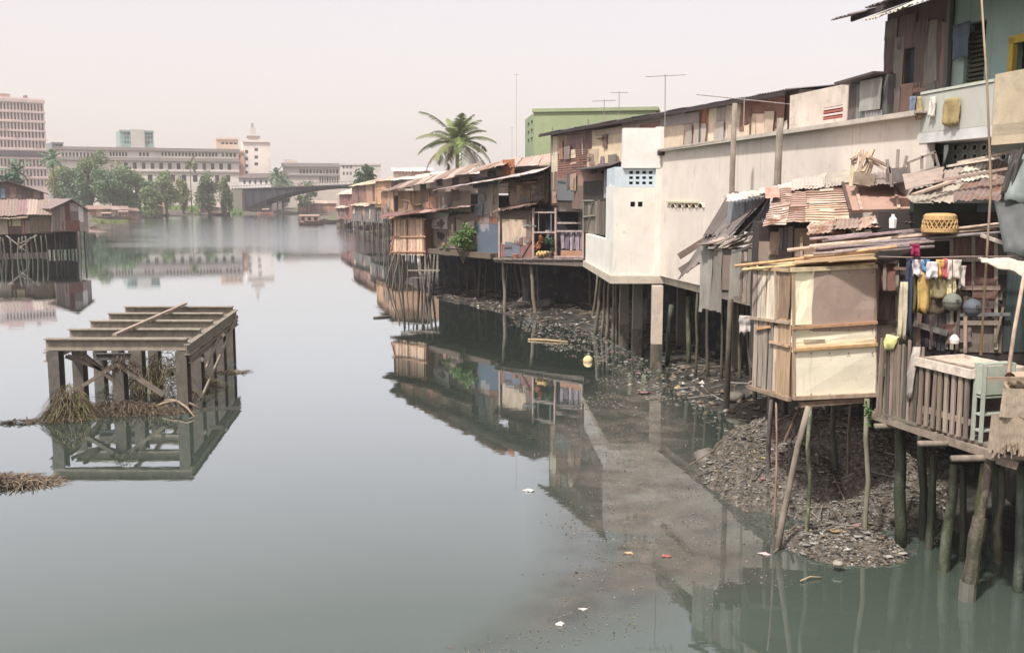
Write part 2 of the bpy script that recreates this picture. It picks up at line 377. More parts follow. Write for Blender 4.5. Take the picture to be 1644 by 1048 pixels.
# ================================================================ the setting: water, banks, far land
RS = [(4, 12), (11, 11), (14, 9.9), (16.5, 8.7), (18, 7.6), (22, 7.3), (25.2, 6.9), (27.5, 6.0), (29.6, 5.1), (33, 5.35), (36, 5.75), (40, 5.6), (43, 4.6), (50, .6), (60, -4.2), (70, -7.3), (100, -10.5), (133, -16.5), (190, -30), (240, -41), (300, -58), (340, -66), (400, -60)]
LS = [(0, -62), (60, -62), (100, -64), (140, -66), (200, -84), (270, -110), (300, -112), (330, -111), (352, -106), (400, -104)]
def fb(x, y, s, o=4): return mnoise.fractal(V((x * s, y * s, 3.3)), 1.0, 2.0, o)
def prof(d):
    return interp([(-6, -1.6), (-2, -.45), (0, 0), (.6, .12), (2, .3), (5, .6), (8, 1.3), (11, 2.4), (14, 2.7), (60, 2.8)], d)
def mound(x, y):
    e = ((x - 6.85) / 2.7) ** 2 + ((y - 20.7) / 3.2) ** 2 + .34 * fb(x, y, .75) + .1 * fb(x, y, 2.2)
    h = 1.34 * max(0, 1 - max(e, 0)) ** .9 if e < 1 else -.3 * min(e - 1, 2)
    return h
def islet(x, y):
    e = ((x - 5.72) / 1.0) ** 2 + ((y - 16.75) / 1.05) ** 2 + .3 * fb(x + 3, y, 1.3)
    return .30 * (1 - e) if e < 1.6 else -.2
def HR(x, y):
    d = (x - interp(RS, y)) * interp([(22, 1.9), (28, 1)], y) + .3 * fb(x, y, .55)
    h = prof(d) + .10 * fb(x + 9, y, 1.3) * min(1, max(0, d + 1)) + .035 * fb(x, y + 4, 5)
    return h
def HM(x, y): return max(mound(x, y), islet(x, y)) + .05 * fb(x, y, 1.6) + .02 * fb(x, y, 6)
def grid(name, x0, x1, y0, y1, step, H, matn, label=None, kind='structure', cut=None):
    nx, ny = int((x1 - x0) / step), int((y1 - y0) / step); vs = []; idx = {}; fs = []
    for j in range(ny + 1):
        for i in range(nx + 1):
            x, y = x0 + i * step, y0 + j * step; vs.append((x, y, H(x, y)))
    W = nx + 1
    for j in range(ny):
        for i in range(nx):
            q = (j * W + i, j * W + i + 1, (j + 1) * W + i + 1, (j + 1) * W + i)
            if cut is None or max(vs[k][2] for k in q) > cut: fs.append(q)
    used = sorted({k for f in fs for k in f}); mp = {k: n for n, k in enumerate(used)}
    mm = M(); mm.add([vs[k] for k in used], [tuple(mp[k] for k in f) for f in fs])
    return tag(mm.build(name, matn, None, smooth=True), label, None, None, kind)
def node_mat(name):
    m = bpy.data.materials.new(name); m.use_nodes = True; MAT[name] = m; return m, m.node_tree.nodes, m.node_tree.links, m.node_tree.nodes['Principled BSDF']
def tnoise(N, L, sc, det=4, src='Object', rg=.55):
    tc = N.new('ShaderNodeTexCoord'); mp = N.new('ShaderNodeMapping'); mp.inputs['Scale'].default_value = sc; L.new(tc.outputs[src], mp.inputs[0])
    n = N.new('ShaderNodeTexNoise'); n.inputs['Scale'].default_value = 1; n.inputs['Detail'].default_value = det; n.inputs['Roughness'].default_value = rg; L.new(mp.outputs[0], n.inputs['Vector']); return n.outputs['Fac']
def ramp(N, L, x, stops):
    r = N.new('ShaderNodeValToRGB'); L.new(x, r.inputs[0]); e = r.color_ramp.elements
    while len(e) < len(stops): e.new(.5)
    for k, (p, c) in zip(e, stops): k.position = p; k.color = (*c, 1) if len(c) == 3 else c
    return r.outputs[0]
def mrange(N, L, x, a, b, c, d):
    n = N.new('ShaderNodeMapRange'); n.inputs[1].default_value = a; n.inputs[2].default_value = b; n.inputs[3].default_value = c; n.inputs[4].default_value = d; L.new(x, n.inputs[0]); return n.outputs[0]
# water: still and murky, faint ripples, wind ruffled patches far out
m, N, L, b = node_mat('water'); N.remove(b)
df = N.new('ShaderNodeBsdfDiffuse'); gl = N.new('ShaderNodeBsdfGlossy'); ms = N.new('ShaderNodeMixShader'); lw = N.new('ShaderNodeLayerWeight'); lw.inputs[0].default_value = .5
L.new(ramp(N, L, tnoise(N, L, (.12, .07, 1), 5), [(.3, (.056, .076, .062)), (.7, (.070, .090, .074))]), df.inputs[0])
gl.inputs[0].default_value = (.90, .955, 1, 1)
fr_ = ramp(N, L, lw.outputs['Facing'], [(.0, (.03,) * 3), (.45, (.09,) * 3), (.61, (.21,) * 3), (.71, (.44,) * 3), (.826, (.76,) * 3), (.918, (.94,) * 3), (1., (1.,) * 3)])
L.new(fr_, ms.inputs[0]); L.new(df.outputs[0], ms.inputs[1]); L.new(gl.outputs[0], ms.inputs[2]); L.new(ms.outputs[0], N['Material Output'].inputs[0])
# a breeze ruffles the open reach beyond the pier; elsewhere the water lies calm
tcw = N.new('ShaderNodeTexCoord'); sx = N.new('ShaderNodeSeparateXYZ'); L.new(tcw.outputs['Object'], sx.inputs[0])
wn = tnoise(N, L, (.02, .03, 1), 3)
def mth(op, a, b_):
    n = N.new('ShaderNodeMath'); n.operation = op
    for i, v in ((0, a), (1, b_)):
        if isinstance(v, (int, float)): n.inputs[i].default_value = v
        else: L.new(v, n.inputs[i])
    return n.outputs[0]
yy_ = mth('ADD', sx.outputs['Y'], mth('MULTIPLY', wn, 60)); lat = mth('ADD', mth('DIVIDE', sx.outputs['X'], sx.outputs['Y']), mth('MULTIPLY', wn, .12))
wind = mth('MULTIPLY', mth('MULTIPLY', mrange(N, L, yy_, 132, 165, 0, 1), mrange(N, L, yy_, 400, 340, 0, 1)), mrange(N, L, lat, -.36, -.30, 0, 1))
mm_ = N.new('ShaderNodeMath'); mm_.operation = 'MULTIPLY_ADD'; L.new(wind, mm_.inputs[0]); mm_.inputs[1].default_value = .09; mm_.inputs[2].default_value = .018
L.new(mm_.outputs[0], gl.inputs['Roughness'])
bp = N.new('ShaderNodeBump'); bp.inputs['Strength'].default_value = .03; bp.inputs['Distance'].default_value = .05
L.new(tnoise(N, L, (.9, 1.6, 1), 3), bp.inputs['Height'])
bp2 = N.new('ShaderNodeBump'); bp2.inputs['Distance'].default_value = .03; L.new(tnoise(N, L, (4, 7, 1), 2), bp2.inputs['Height'])
st = N.new('ShaderNodeMath'); st.operation = 'MULTIPLY_ADD'; L.new(wind, st.inputs[0]); st.inputs[1].default_value = .5; st.inputs[2].default_value = .004
L.new(st.outputs[0], bp2.inputs['Strength']); L.new(bp.outputs[0], bp2.inputs['Normal']); L.new(bp2.outputs[0], gl.inputs['Normal'])
mm = M(); mm.add([(-2600, -600, 0), (2600, -600, 0), (2600, 2600, 0), (-2600, 2600, 0)], [(0, 1, 2, 3)])
tag(mm.build('river_water', 'water', origin=(0, 0, 0)), 'still murky grey-green river water', None, None, 'structure')
# mud
m, N, L, b = node_mat('mud')
b.inputs['Roughness'].default_value = .62
c1 = ramp(N, L, tnoise(N, L, (1.1, 1.1, 1.1), 8, rg=.65), [(.3, (.012, .012, .011)), (.5, (.036, .034, .030)), (.7, (.10, .09, .077))])
L.new(c1, b.inputs['Base Color'])
bp = N.new('ShaderNodeBump'); bp.inputs['Strength'].default_value = .9; bp.inputs['Distance'].default_value = .08; L.new(tnoise(N, L, (7, 7, 7), 6), bp.inputs['Height']); L.new(bp.outputs[0], b.inputs['Normal'])
m, N, L, b = node_mat('gravel')
b.inputs['Roughness'].default_value = .8
L.new(ramp(N, L, tnoise(N, L, (9, 9, 9), 8, rg=.75), [(.35, (.028, .025, .021)), (.52, (.10, .088, .072)), (.7, (.30, .265, .22))]), b.inputs['Base Color'])
bp = N.new('ShaderNodeBump'); bp.inputs['Strength'].default_value = 1; bp.inputs['Distance'].default_value = .06; L.new(tnoise(N, L, (16, 16, 16), 5), bp.inputs['Height']); L.new(bp.outputs[0], b.inputs['Normal'])
m, N, L, b = node_mat('bank')
b.inputs['Roughness'].default_value = .9
L.new(ramp(N, L, tnoise(N, L, (.13, .13, .13), 8, rg=.65), [(.35, (.08, .068, .054)), (.5, (.12, .105, .085)), (.58, (.09, .1, .05)), (.7, (.17, .15, .12))]), b.inputs['Base Color'])
grid('mud_bank', -14, 26, 9, 76, .36, HR, 'mud', 'dark wet mud bank under the stilt houses', cut=-.35)
grid('rubble_heap', 3.6, 9.9, 14.9, 24.2, .12, HM, 'gravel', 'heap of grey shell rubble and gravel below the pale hut', cut=-.12)
def HC(x, y):
    d = max(x - interp(RS, y), interp(LS, y) - x, (y - 372) * .5)
    return prof(d) * .75 + (.25 * fb(x, y, .06)) * (1 if d > 0 else 0) - .06
grid('river_bank', -330, 150, 72, 480, 4, HC, 'bank', 'low earth river banks in the distance', cut=-.8)
mm = M()
for q in ([(-2500, 470), (2500, 470), (2500, 2550), (-2500, 2550)], [(140, -580), (2500, -580), (2500, 480), (140, 480)], [(-2500, -580), (-300, -580), (-300, 480), (-2500, 480)], [(20, -580), (150, -580), (150, 80), (20, 80)]):
    mm.add([(x, y, 1.55) for x, y in q], [(0, 1, 2, 3)])
tag(mm.build('ground', 'bank', origin=(0, 0, 0)), 'flat city ground beyond the banks', None, None, 'structure')
def scrap(mm, x, y, z, s):
    a = R.random() * 6.28; n = R.choice((4, 5, 6)); e = R.uniform(.3, 1)
    vs = []
    for i in range(n):
        t = a + i * 6.283 / n; r = s * R.uniform(.55, 1.15); vs.append((x + math.cos(t) * r, y + math.sin(t) * r * e, z + R.uniform(0, .25) * s))
    vs2 = [(v[0], v[1], v[2] - .012) for v in vs]
    mm.add(vs + vs2, [tuple(range(n)), tuple(range(2 * n - 1, n - 1, -1))] + [(i, n + i, n + (i + 1) % n, (i + 1) % n) for i in range(n)])
def inpoly(x, y, p):
    c = False
    for i in range(len(p)):
        x0, y0 = p[i]; x1, y1 = p[i - 1]
        if (y0 > y) != (y1 > y) and x < (x1 - x0) * (y - y0) / (y1 - y0) + x0: c = not c
    return c
def polypts(poly, n):
    xs = [p[0] for p in poly]; ys = [p[1] for p in poly]; o = []
    while len(o) < n:
        x, y = R.uniform(min(xs), max(xs)), R.uniform(min(ys), max(ys))
        if inpoly(x, y, poly): o.append((x, y))
    return o
def polydist(x, y, p):
    d = 1e9
    for i in range(len(p)):
        ax, ay = p[i]; bx, by = p[i - 1]; t = max(0, min(1, ((x - ax) * (bx - ax) + (y - ay) * (by - ay)) / ((bx - ax) ** 2 + (by - ay) ** 2))); d = min(d, math.hypot(x - ax - t * (bx - ax), y - ay - t * (by - ay)))
    return d if inpoly(x, y, p) else -d
# pebbles and shells on the heap and islet: too many to count
def stone(mm, p, r):
    d = [V((R.uniform(.5, 1.2), 0, 0)), V((-R.uniform(.5, 1.2), 0, 0)), V((0, R.uniform(.5, 1.2), 0)), V((0, -R.uniform(.5, 1.2), 0)), V((0, 0, R.uniform(.3, .8))), V((0, 0, -.4))]
    a = R.random() * 6.28; ca, sa = math.cos(a), math.sin(a)
    mm.add([(p[0] + (v.x * ca - v.y * sa) * r, p[1] + (v.x * sa + v.y * ca) * r, p[2] + v.z * r) for v in d], [(0, 2, 4), (2, 1, 4), (1, 3, 4), (3, 0, 4), (2, 0, 5), (1, 2, 5), (3, 1, 5), (0, 3, 5)])
mats5 = ['litter_white', 'litter_brown', 'litter_grey', 'litter_dark', 'litter_pink', 'litter_yellow']
mm = M(); k = 0
while k < 15000:
    x, y = R.uniform(3.7, 9.6), R.uniform(15.4, 24)
    z = HM(x, y)
    if z < -.02: continue
    k += 1; mm.mi = R.choices(range(6), (3, 46, 32, 22, 0, 0))[0]; stone(mm, (x, y, z + .005), R.uniform(.014, .04) * (1.6 if R.random() < .06 else 1))
for _ in range(700):
    x, y = R.uniform(3.7, 9.6), R.uniform(15.4, 24); z = HM(x, y)
    if z < .0: continue
    mm.mi = R.choices(range(6), (10, 40, 26, 20, 2, 2))[0]; scrap(mm, x, y, z + .03, R.uniform(.03, .11))
for _ in range(260):
    x, y = R.uniform(3.7, 9.6), R.uniform(15.4, 24); z = HM(x, y)
    if z < .0: continue
    a = R.random() * 6.28; l = R.uniform(.15, .6); mm.mi = R.choice((1, 2, 3)); mm.tube([(x, y, z + .03), (x + math.cos(a) * l, y + math.sin(a) * l, max(0, HM(x + math.cos(a) * l, y + math.sin(a) * l)) + R.uniform(.03, .1))], R.uniform(.006, .016), 4)
tag(mm.build('shell_rubble', mats5), 'loose shells and pebbles covering the rubble heap and islet', None, None, 'stuff')
# litter, floating scraps and scum
mm = M()
def W2(pts): return [tuple(G(x, y).xy) for x, y in pts]
drift = W2([(820, 515), (930, 520), (1060, 590), (1200, 650), (1230, 700), (1180, 720), (1110, 660), (1030, 640), (980, 590), (880, 560)])
film = W2([(985, 600), (1060, 610), (1120, 690), (1160, 780), (1240, 860), (1290, 900), (1180, 960), (1000, 1000), (760, 1046), (860, 960), (900, 880), (880, 700)])
for poly, n, lo, hi in ((drift, 900, .02, .09), (film, 260, .008, .022)):
    for x, y in polypts(poly, n):
        mm.mi = R.choices(range(6), (9, 36, 34, 16, 3, 2))[0]; scrap(mm, x, y, .012, R.uniform(lo, hi))
k = 0
while k < 3000:
    x, y = R.uniform(-3, 8), R.uniform(10.5, 50)
    d = max(polydist(x, y, film), polydist(x, y, drift))
    nb = fb(x * 1.0, y, .8, 3) + .5 * fb(x, y, 3.0, 2)
    if d < -.4 or nb < .05 + max(0, .5 - d) * .3: continue
    k += 1; mm.mi = R.choices(range(6), (6, 40, 46, 5, 2, 1))[0]; scrap(mm, x, y, .011, R.uniform(.005, .015) * (2.4 if y > 28 else 1))
tag(mm.build('floating_litter', mats5), 'small scraps of litter floating along the muddy shore', None, None, 'stuff')
mm = M()
for _ in range(1500):
    y = R.uniform(20, 68); x = interp(RS, y) + R.uniform(-.3, 5.5) * R.random()
    z = HR(x, y)
    if z < -.03: continue
    mm.mi = R.choices(range(6), (4, 36, 26, 34, 1, 1))[0]
    if R.random() < .6: scrap(mm, x, y, z + .03, R.uniform(.03, .13))
    else: stone(mm, (x, y, z + .02), R.uniform(.04, .16))
tag(mm.build('mud_litter', mats5), 'rubbish and stones strewn over the mud bank', None, None, 'stuff')
mm = M()
for _ in range(420):
    y = R.uniform(24, 64); x = interp(RS, y) + R.uniform(.0, 4); z = HR(x, y)
    if z < -.02: continue
    a = R.random() * 6.28; l = R.uniform(.25, 1.1); mm.mi = R.choice((0, 1, 1, 2))
    p = V((x, y, z + .03)); q = p + V((math.cos(a) * l, math.sin(a) * l, 0)); q.z = max(HR(q.x, q.y), 0) + R.uniform(.03, .12)
    mm.tube([p, q], R.uniform(.008, .025), 4)
tag(mm.build('drift_sticks', ['litter_grey', 'litter_brown', 'litter_dark']), 'driftwood sticks lying on the mud', None, None, 'stuff')
# scum film: a thin floating skin with ragged thickness
m, N, L, b = node_mat('scum')
b.inputs['Roughness'].default_value = .5
L.new(ramp(N, L, tnoise(N, L, (1.5, 1.5, 1), 7), [(.35, (.07, .064, .053)), (.65, (.17, .148, .122))]), b.inputs['Base Color'])
at_ = N.new('ShaderNodeAttribute'); at_.attribute_name = 'thick'
mu = N.new('ShaderNodeMath'); mu.operation = 'MULTIPLY'; L.new(mrange(N, L, tnoise(N, L, (.55, .55, 1), 8, rg=.66), .32, .62, .08, .78), mu.inputs[0]); L.new(at_.outputs['Fac'], mu.inputs[1])
tr = N.new('ShaderNodeBsdfTransparent'); ms = N.new('ShaderNodeMixShader'); L.new(mu.outputs[0], ms.inputs[0]); L.new(tr.outputs[0], ms.inputs[1]); L.new(b.outputs[0], ms.inputs[2]); L.new(ms.outputs[0], N['Material Output'].inputs[0])
fx0, fx1, fy0, fy1, stp = -3, 10, 11, 36, .25
nx, ny = int((fx1 - fx0) / stp), int((fy1 - fy0) / stp); mm = M(); wts = []
vs = []
for j in range(ny + 1):
    for i in range(nx + 1):
        x, y = fx0 + i * stp, fy0 + j * stp; vs.append((x, y, .004)); wts.append(max(0, min(1, (polydist(x, y, film) + .5) / 1.8)))
Wd = nx + 1
fs = [(j * Wd + i, j * Wd + i + 1, (j + 1) * Wd + i + 1, (j + 1) * Wd + i) for j in range(ny) for i in range(nx) if max(wts[j * Wd + i], wts[j * Wd + i + 1], wts[(j + 1) * Wd + i], wts[(j + 1) * Wd + i + 1]) > 0]
us = sorted({k for f in fs for k in f}); mp = {k: n for n, k in enumerate(us)}
mm.add([vs[k] for k in us], [tuple(mp[k] for k in f) for f in fs])
o = mm.build('scum_film', 'scum', origin=(0, 0, 0)); tag(o, 'brownish scum film spreading on the water', None, None, 'stuff')
at = o.data.attributes.new('thick', 'FLOAT', 'POINT'); at.data.foreach_set('value', [wts[k] for k in us])

# ================================================================ far city
def far_block(name, label, cat, x0, x1, ytop, Y0, Y1, depth, col, rows=(), wcol=(70, 72, 78), ledge=(), zb=1.2, lcol=None, group=None, rev=.5, cap=None):
    """a distant building: front wall from pixel column x0 at depth Y0 to x1 at Y1; rows = (py_top, py_bot, px0, px1, n, fill)"""
    a = P(x0, 300, Y0); Y1 = Y0 + max(0, (x1 - x0) * Y0 / F * (CX - x1) / F * 1.2); b_ = P(x1, 300, Y1); W = Wall(a.xy, b_.xy); t = T(name, label, cat, ((a.x + b_.x) / 2, (a.y + b_.y) / 2, zb), group)
    zt = W.sz((x0 + x1) / 2, ytop)[1]; holes = []
    for (p0, p1, q0, q1, n, fl) in rows:
        s0, z0, s1, z1 = W.rect((q0, p0, q1, p1)); s0 = max(s0, .3); s1 = min(s1, W.L - .3); holes += wgrid(W, (s0, z0, s1, z1), n, 1, fl, .999, raw=True)
    holes = [tuple(round(v, 3) for v in h) for h in holes]
    W.holed(t, 0, W.L, zb - 1, zt, holes, depth, 'far', col, back=wcol, rev=rev, bname='window', bm='glass')
    for (py, th, out) in ledge:
        z = W.sz((x0 + x1) / 2, py)[1]; mm = M(); q = [W.p(-out * .5, 0, out), W.p(W.L + out * .5, 0, out), W.p(W.L + out * .5, 0, .01), W.p(-out * .5, 0, .01)]
        mm.prism([(p.x, p.y) for p in q], z - th / 2, z + th / 2); mm.build('ledge', 'far', t, lcol or col)
    if cap:
        mm = M(); q = [W.p(-.4, 0, .4), W.p(W.L + .4, 0, .4), W.p(W.L + .4, 0, -depth - .4), W.p(-.4, 0, -depth - .4)]; mm.prism([(p.x, p.y) for p in q], zt + .004, zt + .7); mm.build('roof', 'far', t, cap)
    return t, W
PK = (226, 204, 198)
t, W = far_block('office_tower', 'tall pinkish office tower with rows of deep windows, behind the left trees', 'building', -14, 78, 157, 420, 436, 24, PK,
    rows=[(a, c, -12, 77, 15, .5) for a, c in ((166, 177), (181.5, 192.5), (197, 208), (211, 221), (226, 237), (256, 267), (272, 283), (288, 298))], wcol=(86, 76, 78),
    ledge=[(162, 1.2, .8), (179.5, .7, .6), (195, .7, .6), (209.8, .7, .6), (224, .7, .6), (240, .7, .6), (254, .8, .7), (269.5, .7, .6), (285.5, .7, .6)], lcol=(222, 202, 196))
W.body(t, (-12, 243, 77, 251), 1.2, (92, 86, 92), 'far', 'canopy', out=1.2)
W.body(t, (-10, 150, 17, 157), 8, (196, 160, 152), 'far', 'penthouse', out=-1)
W.body(t, (40, 153, 45, 157), 3, (150, 120, 116), 'far', 'roof_tank', out=-1)
for k, (x, y) in enumerate(((6, 205), (25, 218), (38, 190), (57, 234), (64, 205), (13, 265), (44, 281), (70, 264))): W.body(t, (x, y, x + 3, y + 3), .8, (150, 142, 140), 'far', 'air_conditioner', out=.75)
t, W = far_block('green_tower', 'pale green glass tower rising over the long arcade building', 'building', 197, 250, 210, 520, 520, 20, (150, 178, 172), rows=[(212, 217, 199, 213, 3, .7), (219, 224, 199, 213, 3, .7), (226, 231, 199, 213, 3, .7), (212, 217, 233, 248, 3, .7), (219, 224, 233, 248, 3, .7), (226, 231, 233, 248, 3, .7)], wcol=(120, 148, 146), ledge=[(211, 1, .6)])
W.body(t, (210, 208, 232, 240), 3, (206, 204, 196), 'far', 'central_panel', out=1)
far_block('grey_block', 'small grey block on the skyline left of the arcade building', 'building', 87, 105, 229, 480, 480, 14, (140, 142, 146), rows=[(231, 235, 89, 103, 4, .6)], ledge=[(230, .8, .5)])
t, W = far_block('arcade_building', 'long pale institutional building with an arcaded top floor behind the river trees', 'building', 94, 385, 241, 384, 382, 26, (220, 212, 202),
    rows=[(245, 252, 98, 150, 9, .55), (244, 251, 175, 205, 6, .62), (245, 251, 222, 240, 3, .62), (245, 251, 258, 350, 17, .62), (246, 252, 355, 380, 4, .6), (262, 272, 195, 375, 13, .42), (281, 292, 195, 375, 10, .4)], wcol=(78, 70, 72),
    ledge=[(240, 1.2, .9), (256, 1.3, 1.1), (276, .7, .5)], lcol=(150, 140, 136), cap=(136, 130, 128))
for a, c, d in ((150, 168, 236.5), (186, 200, 235), (232, 250, 236)): W.body(t, (a, d, c, 241), 6, (176, 166, 158), 'far', 'roof_pediment', out=-1)
t, W = far_block('white_tower', 'cream stepped tower with a thin turret near the bridge', 'building', 392, 436, 226, 430, 430, 16, (236, 224, 214), rows=[(238, 243, 408, 415, 1, .8), (250, 255, 408, 415, 1, .8), (261, 266, 408, 415, 1, .8), (241, 247, 393, 399, 1, .8), (253, 258, 393, 399, 1, .8), (264, 269, 393, 399, 1, .8), (275, 280, 393, 399, 1, .8)], wcol=(96, 88, 92), ledge=[(227, .8, .6)])
W.body(t, (399, 219, 416, 226), 5, (206, 192, 184), 'far', 'upper_storey', out=-2); W.body(t, (397, 218, 418, 220.5), 7, (150, 138, 132), 'far', 'cornice', out=-1.2)
W.body(t, (402, 205, 411, 218), 3, (216, 206, 198), 'far', 'turret', out=-3); W.body(t, (404, 197, 408, 205), 1.4, (170, 166, 164), 'far', 'finial', out=-3.6)
far_block('peach_block', 'peach coloured block stepping up beside the cream tower', 'building', 350, 385, 222, 445, 445, 14, (218, 196, 178), rows=[(229, 232, 354, 382, 4, .7)], ledge=[(223, .8, .5)])
far_block('orange_block', 'terracotta orange walled block in front of the cream tower', 'building', 340, 393, 243, 425, 415, 10, (212, 164, 138), rows=[(250, 255, 345, 388, 6, .5), (266, 271, 345, 388, 6, .5)], ledge=[(243.5, .9, .5)], wcol=(110, 90, 88))
t, W = far_block('low_office', 'low wide pale office block with a dark eave right of the bridge', 'building', 455, 546, 264, 440, 425, 18, (196, 186, 176), rows=[(272, 279, 480, 544, 12, .7), (284, 294, 512, 544, 8, .6)], wcol=(108, 102, 106), ledge=[(265, 1.6, 1.2), (281, .8, .8)], lcol=(150, 142, 140))
W.body(t, (455, 256, 478, 264), 6, (206, 190, 182), 'far', 'upper_storey', out=-1)
far_block('pale_annex', 'pale three storey annex partly behind the round tree', 'building', 546, 612, 263, 440, 430, 12, (206, 198, 190), rows=[(266, 271, 549, 566, 3, .5), (276, 281, 549, 566, 3, .5)], wcol=(104, 98, 98), ledge=[(264, .7, .4)])
# gabled white house at the foot of the tower
a, b_ = P(384, 300, 392), P(436, 300, 388); W = Wall(a.xy, b_.xy); t = T('gabled_house', 'white house with a dark gabled roof near the bridge', 'house', (a.x, a.y, 1.2))
W.holed(t, 0, W.L, .5, W.sz(410, 286)[1], wgrid(W, (388, 289, 432, 296), 5, 1, .4, .9), 9, 'far', (214, 208, 202), back=(90, 88, 92), bname='window', bm='glass')
ze, zr = W.sz(410, 286)[1], W.sz(410, 278)[1]
mm = M(); mm.hexa([W.p(-1, ze, 1), W.p(W.L + 1, ze, 1), W.p(W.L + 1, ze, -10), W.p(-1, ze, -10)], [W.p(2, zr, -3), W.p(W.L - 2, zr, -3), W.p(W.L - 2, zr, -6), W.p(2, zr, -6)]); mm.build('roof', 'far', t, (104, 92, 92))
# road bridge with a haunched steel span
A, B_ = P(384, 303, 392), P(600, 296, 318); t = T('road_bridge', 'dark steel road bridge with a curved haunched span across the river', 'bridge', (A.x, A.y, 0)); D = (B_ - A); nrm = V((D.y, -D.x, 0)).normalized()
if nrm.y > 0: nrm = -nrm
def bp_(u, z, o): return V((A.x + D.x * u, A.y + D.y * u, z)) + nrm * o
z0 = 9.6; mm = M()
for o_ in (0, -6.5):
    n = 26; vs = []
    for i in range(n + 1):
        u = i / n; s = abs(u - .70) / .62; dep = .7 + 6.2 * min(1, s) ** 2.1; zz = z0 + .9 * u - .35
        vs += [bp_(u, zz, o_), bp_(u, max(.8, zz - dep), o_), bp_(u, max(.8, zz - dep), o_ - .4), bp_(u, zz, o_ - .4)]
    fs = []
    for i in range(n):
        for k in range(4): fs.append((i * 4 + k, i * 4 + (k + 1) % 4, i * 4 + 4 + (k + 1) % 4, i * 4 + 4 + k))
    mm.add(vs, fs)
mm.build('girder', 'far', t, (34, 38, 50))
mm = M(); mm.hexa([bp_(-.06, z0 - .33, .6), bp_(1, z0 + .57, .6), bp_(1, z0 + .57, -7.6), bp_(-.06, z0 - .33, -7.6)], [bp_(-.06, z0 + .05, .6), bp_(1, z0 + .95, .6), bp_(1, z0 + .95, -7.6), bp_(-.06, z0 + .05, -7.6)]); mm.build('deck', 'far', t, (60, 62, 74))
for k in range(10):
    u = .05 + k * .07; s = abs(u - .70) / .62; dep = .7 + 6.2 * min(1, s) ** 2.1; mm = M(); mm.bar(bp_(u, z0 + .9 * u - .4, .12), bp_(u, z0 + .9 * u - .3 - dep, .12), .3, .2); mm.build('web_stiffener', 'far', t, (48, 54, 68))
mm = M(); mm.hexa([bp_(-.22, 0, 1), bp_(.045, 0, 1), bp_(.045, 0, -8), bp_(-.22, 0, -8)], [bp_(-.22, z0 - .4, 1), bp_(.045, z0 - .36, 1), bp_(.045, z0 - .36, -8), bp_(-.22, z0 - .4, -8)]); mm.build('abutment', 'far', t, (118, 114, 102))
mm = M()
for k in range(40): mm.bar(bp_(-.05 + k * .026, z0 + .05 + .0234 * k, .45), bp_(-.05 + k * .026, z0 + .95 + .0234 * k, .45), .12, .12)
mm.bar(bp_(-.06, z0 + 1, .45), bp_(1, z0 + 1.9, .45), .15, .15); mm.build('railing', 'far', t, (110, 112, 118))
# ---------------------------------------------------------------- far trees
def tree(label, px, Y, pyb, pyt, wpx, col, name='broadleaf_tree', n=1500, size=.45, group='trees on the far bank', shape=1., crown_lo=.25, ry=None, m='leaf_far'):
    top = P(px, pyt, Y); x = top.x; base = V((x, Y, HC(x, Y) if Y > 72 else 2.2)); h = top.z - base.z; rx = wpx * Y / F / 2
    t = T(name, label, 'tree', base, group); mm = M()
    mm.tube([base - V((0, 0, .5)), base + V((.1, 0, h * .4)), base + V((-.1, .1, h * .75))], [h * .028, h * .02, h * .008], 6)
    for k in range(5):
        a = R.random() * 6.28; z = h * R.uniform(.3, .6); mm.tube([base + V((0, 0, z)), base + V((math.cos(a) * rx * .6, math.sin(a) * rx * .6, z + h * .2))], [h * .012, h * .004], 5)
    mm.build('trunk', 'bark', t, (92, 80, 68))
    lo = h * crown_lo; mm = M(); leaves(mm, base + V((0, 0, (lo + h) / 2)), rx * 1.02, ry or rx, (h - lo) / 2 * 1.05, n, size, 16 if shape == 1 else 9); mm.build('crown', m, t, col)
    return t
GR = (128, 148, 100); GD = (114, 142, 106); GY = (152, 156, 108)
for lab, px, Y, pb, pt, w, c, n in (
    ('broad grey-green tree rising behind the gabled stilt house', 100, 318, 345, 262, 52, GY, 1700),
    ('tallest dark tree of the clump left of the arcade building', 142, 312, 345, 236, 56, GR, 2200),
    ('dense mid-green tree in the middle of the clump, just right of the tallest', 178, 306, 345, 258, 60, GD, 2200),
    ('rounded tree at the right edge of the clump before the arcade building', 216, 310, 345, 270, 44, GD, 1600),
    ('feathery tree in front of the arcade building, left of the grass patch', 264, 330, 343, 264, 36, GR, 1300),
    ('dark low tree filling the gap beside the tallest one, left side', 120, 308, 345, 262, 44, GD, 1500),
    ('pale bushy tree filling the gap behind the dense mid-green one', 196, 318, 345, 254, 40, GY, 1300),
    ('low round bush at the waterside below the arcade windows', 240, 304, 345, 292, 34, GR, 900),
    ('thin pale tree left of the palm before the arcade building', 292, 345, 343, 278, 24, GY, 800),
    ('bushy tree right of the palm before the arcade building', 333, 340, 343, 268, 34, GR, 1300),
    ('small slender tree at the right end of the arcade building', 360, 345, 342, 276, 20, GR, 700)):
    tree(lab, px, Y, pb, pt, w * 1.3, c, n=int(n * 3.4), size=.36, crown_lo=.0)
tree('round dark tree rising above the far stilt houses', 583, 205, 340, 249, 46, (88, 112, 84), n=1700, size=.33, group=None)
tree('low leafy tree beside the office block at the bridge', 452, 372, 342, 270, 36, (108, 132, 98), n=900, size=.5, group=None, crown_lo=.1)
tree('low shrubby tree under the pale office block by the bridge end', 492, 380, 342, 287, 44, (116, 132, 92), n=800, size=.5, group=None, crown_lo=.1)
tree('dark tree at the left edge behind the stilt houses', 12, 175, 340, 260, 44, (84, 116, 96), n=1500, size=.35, group=None)
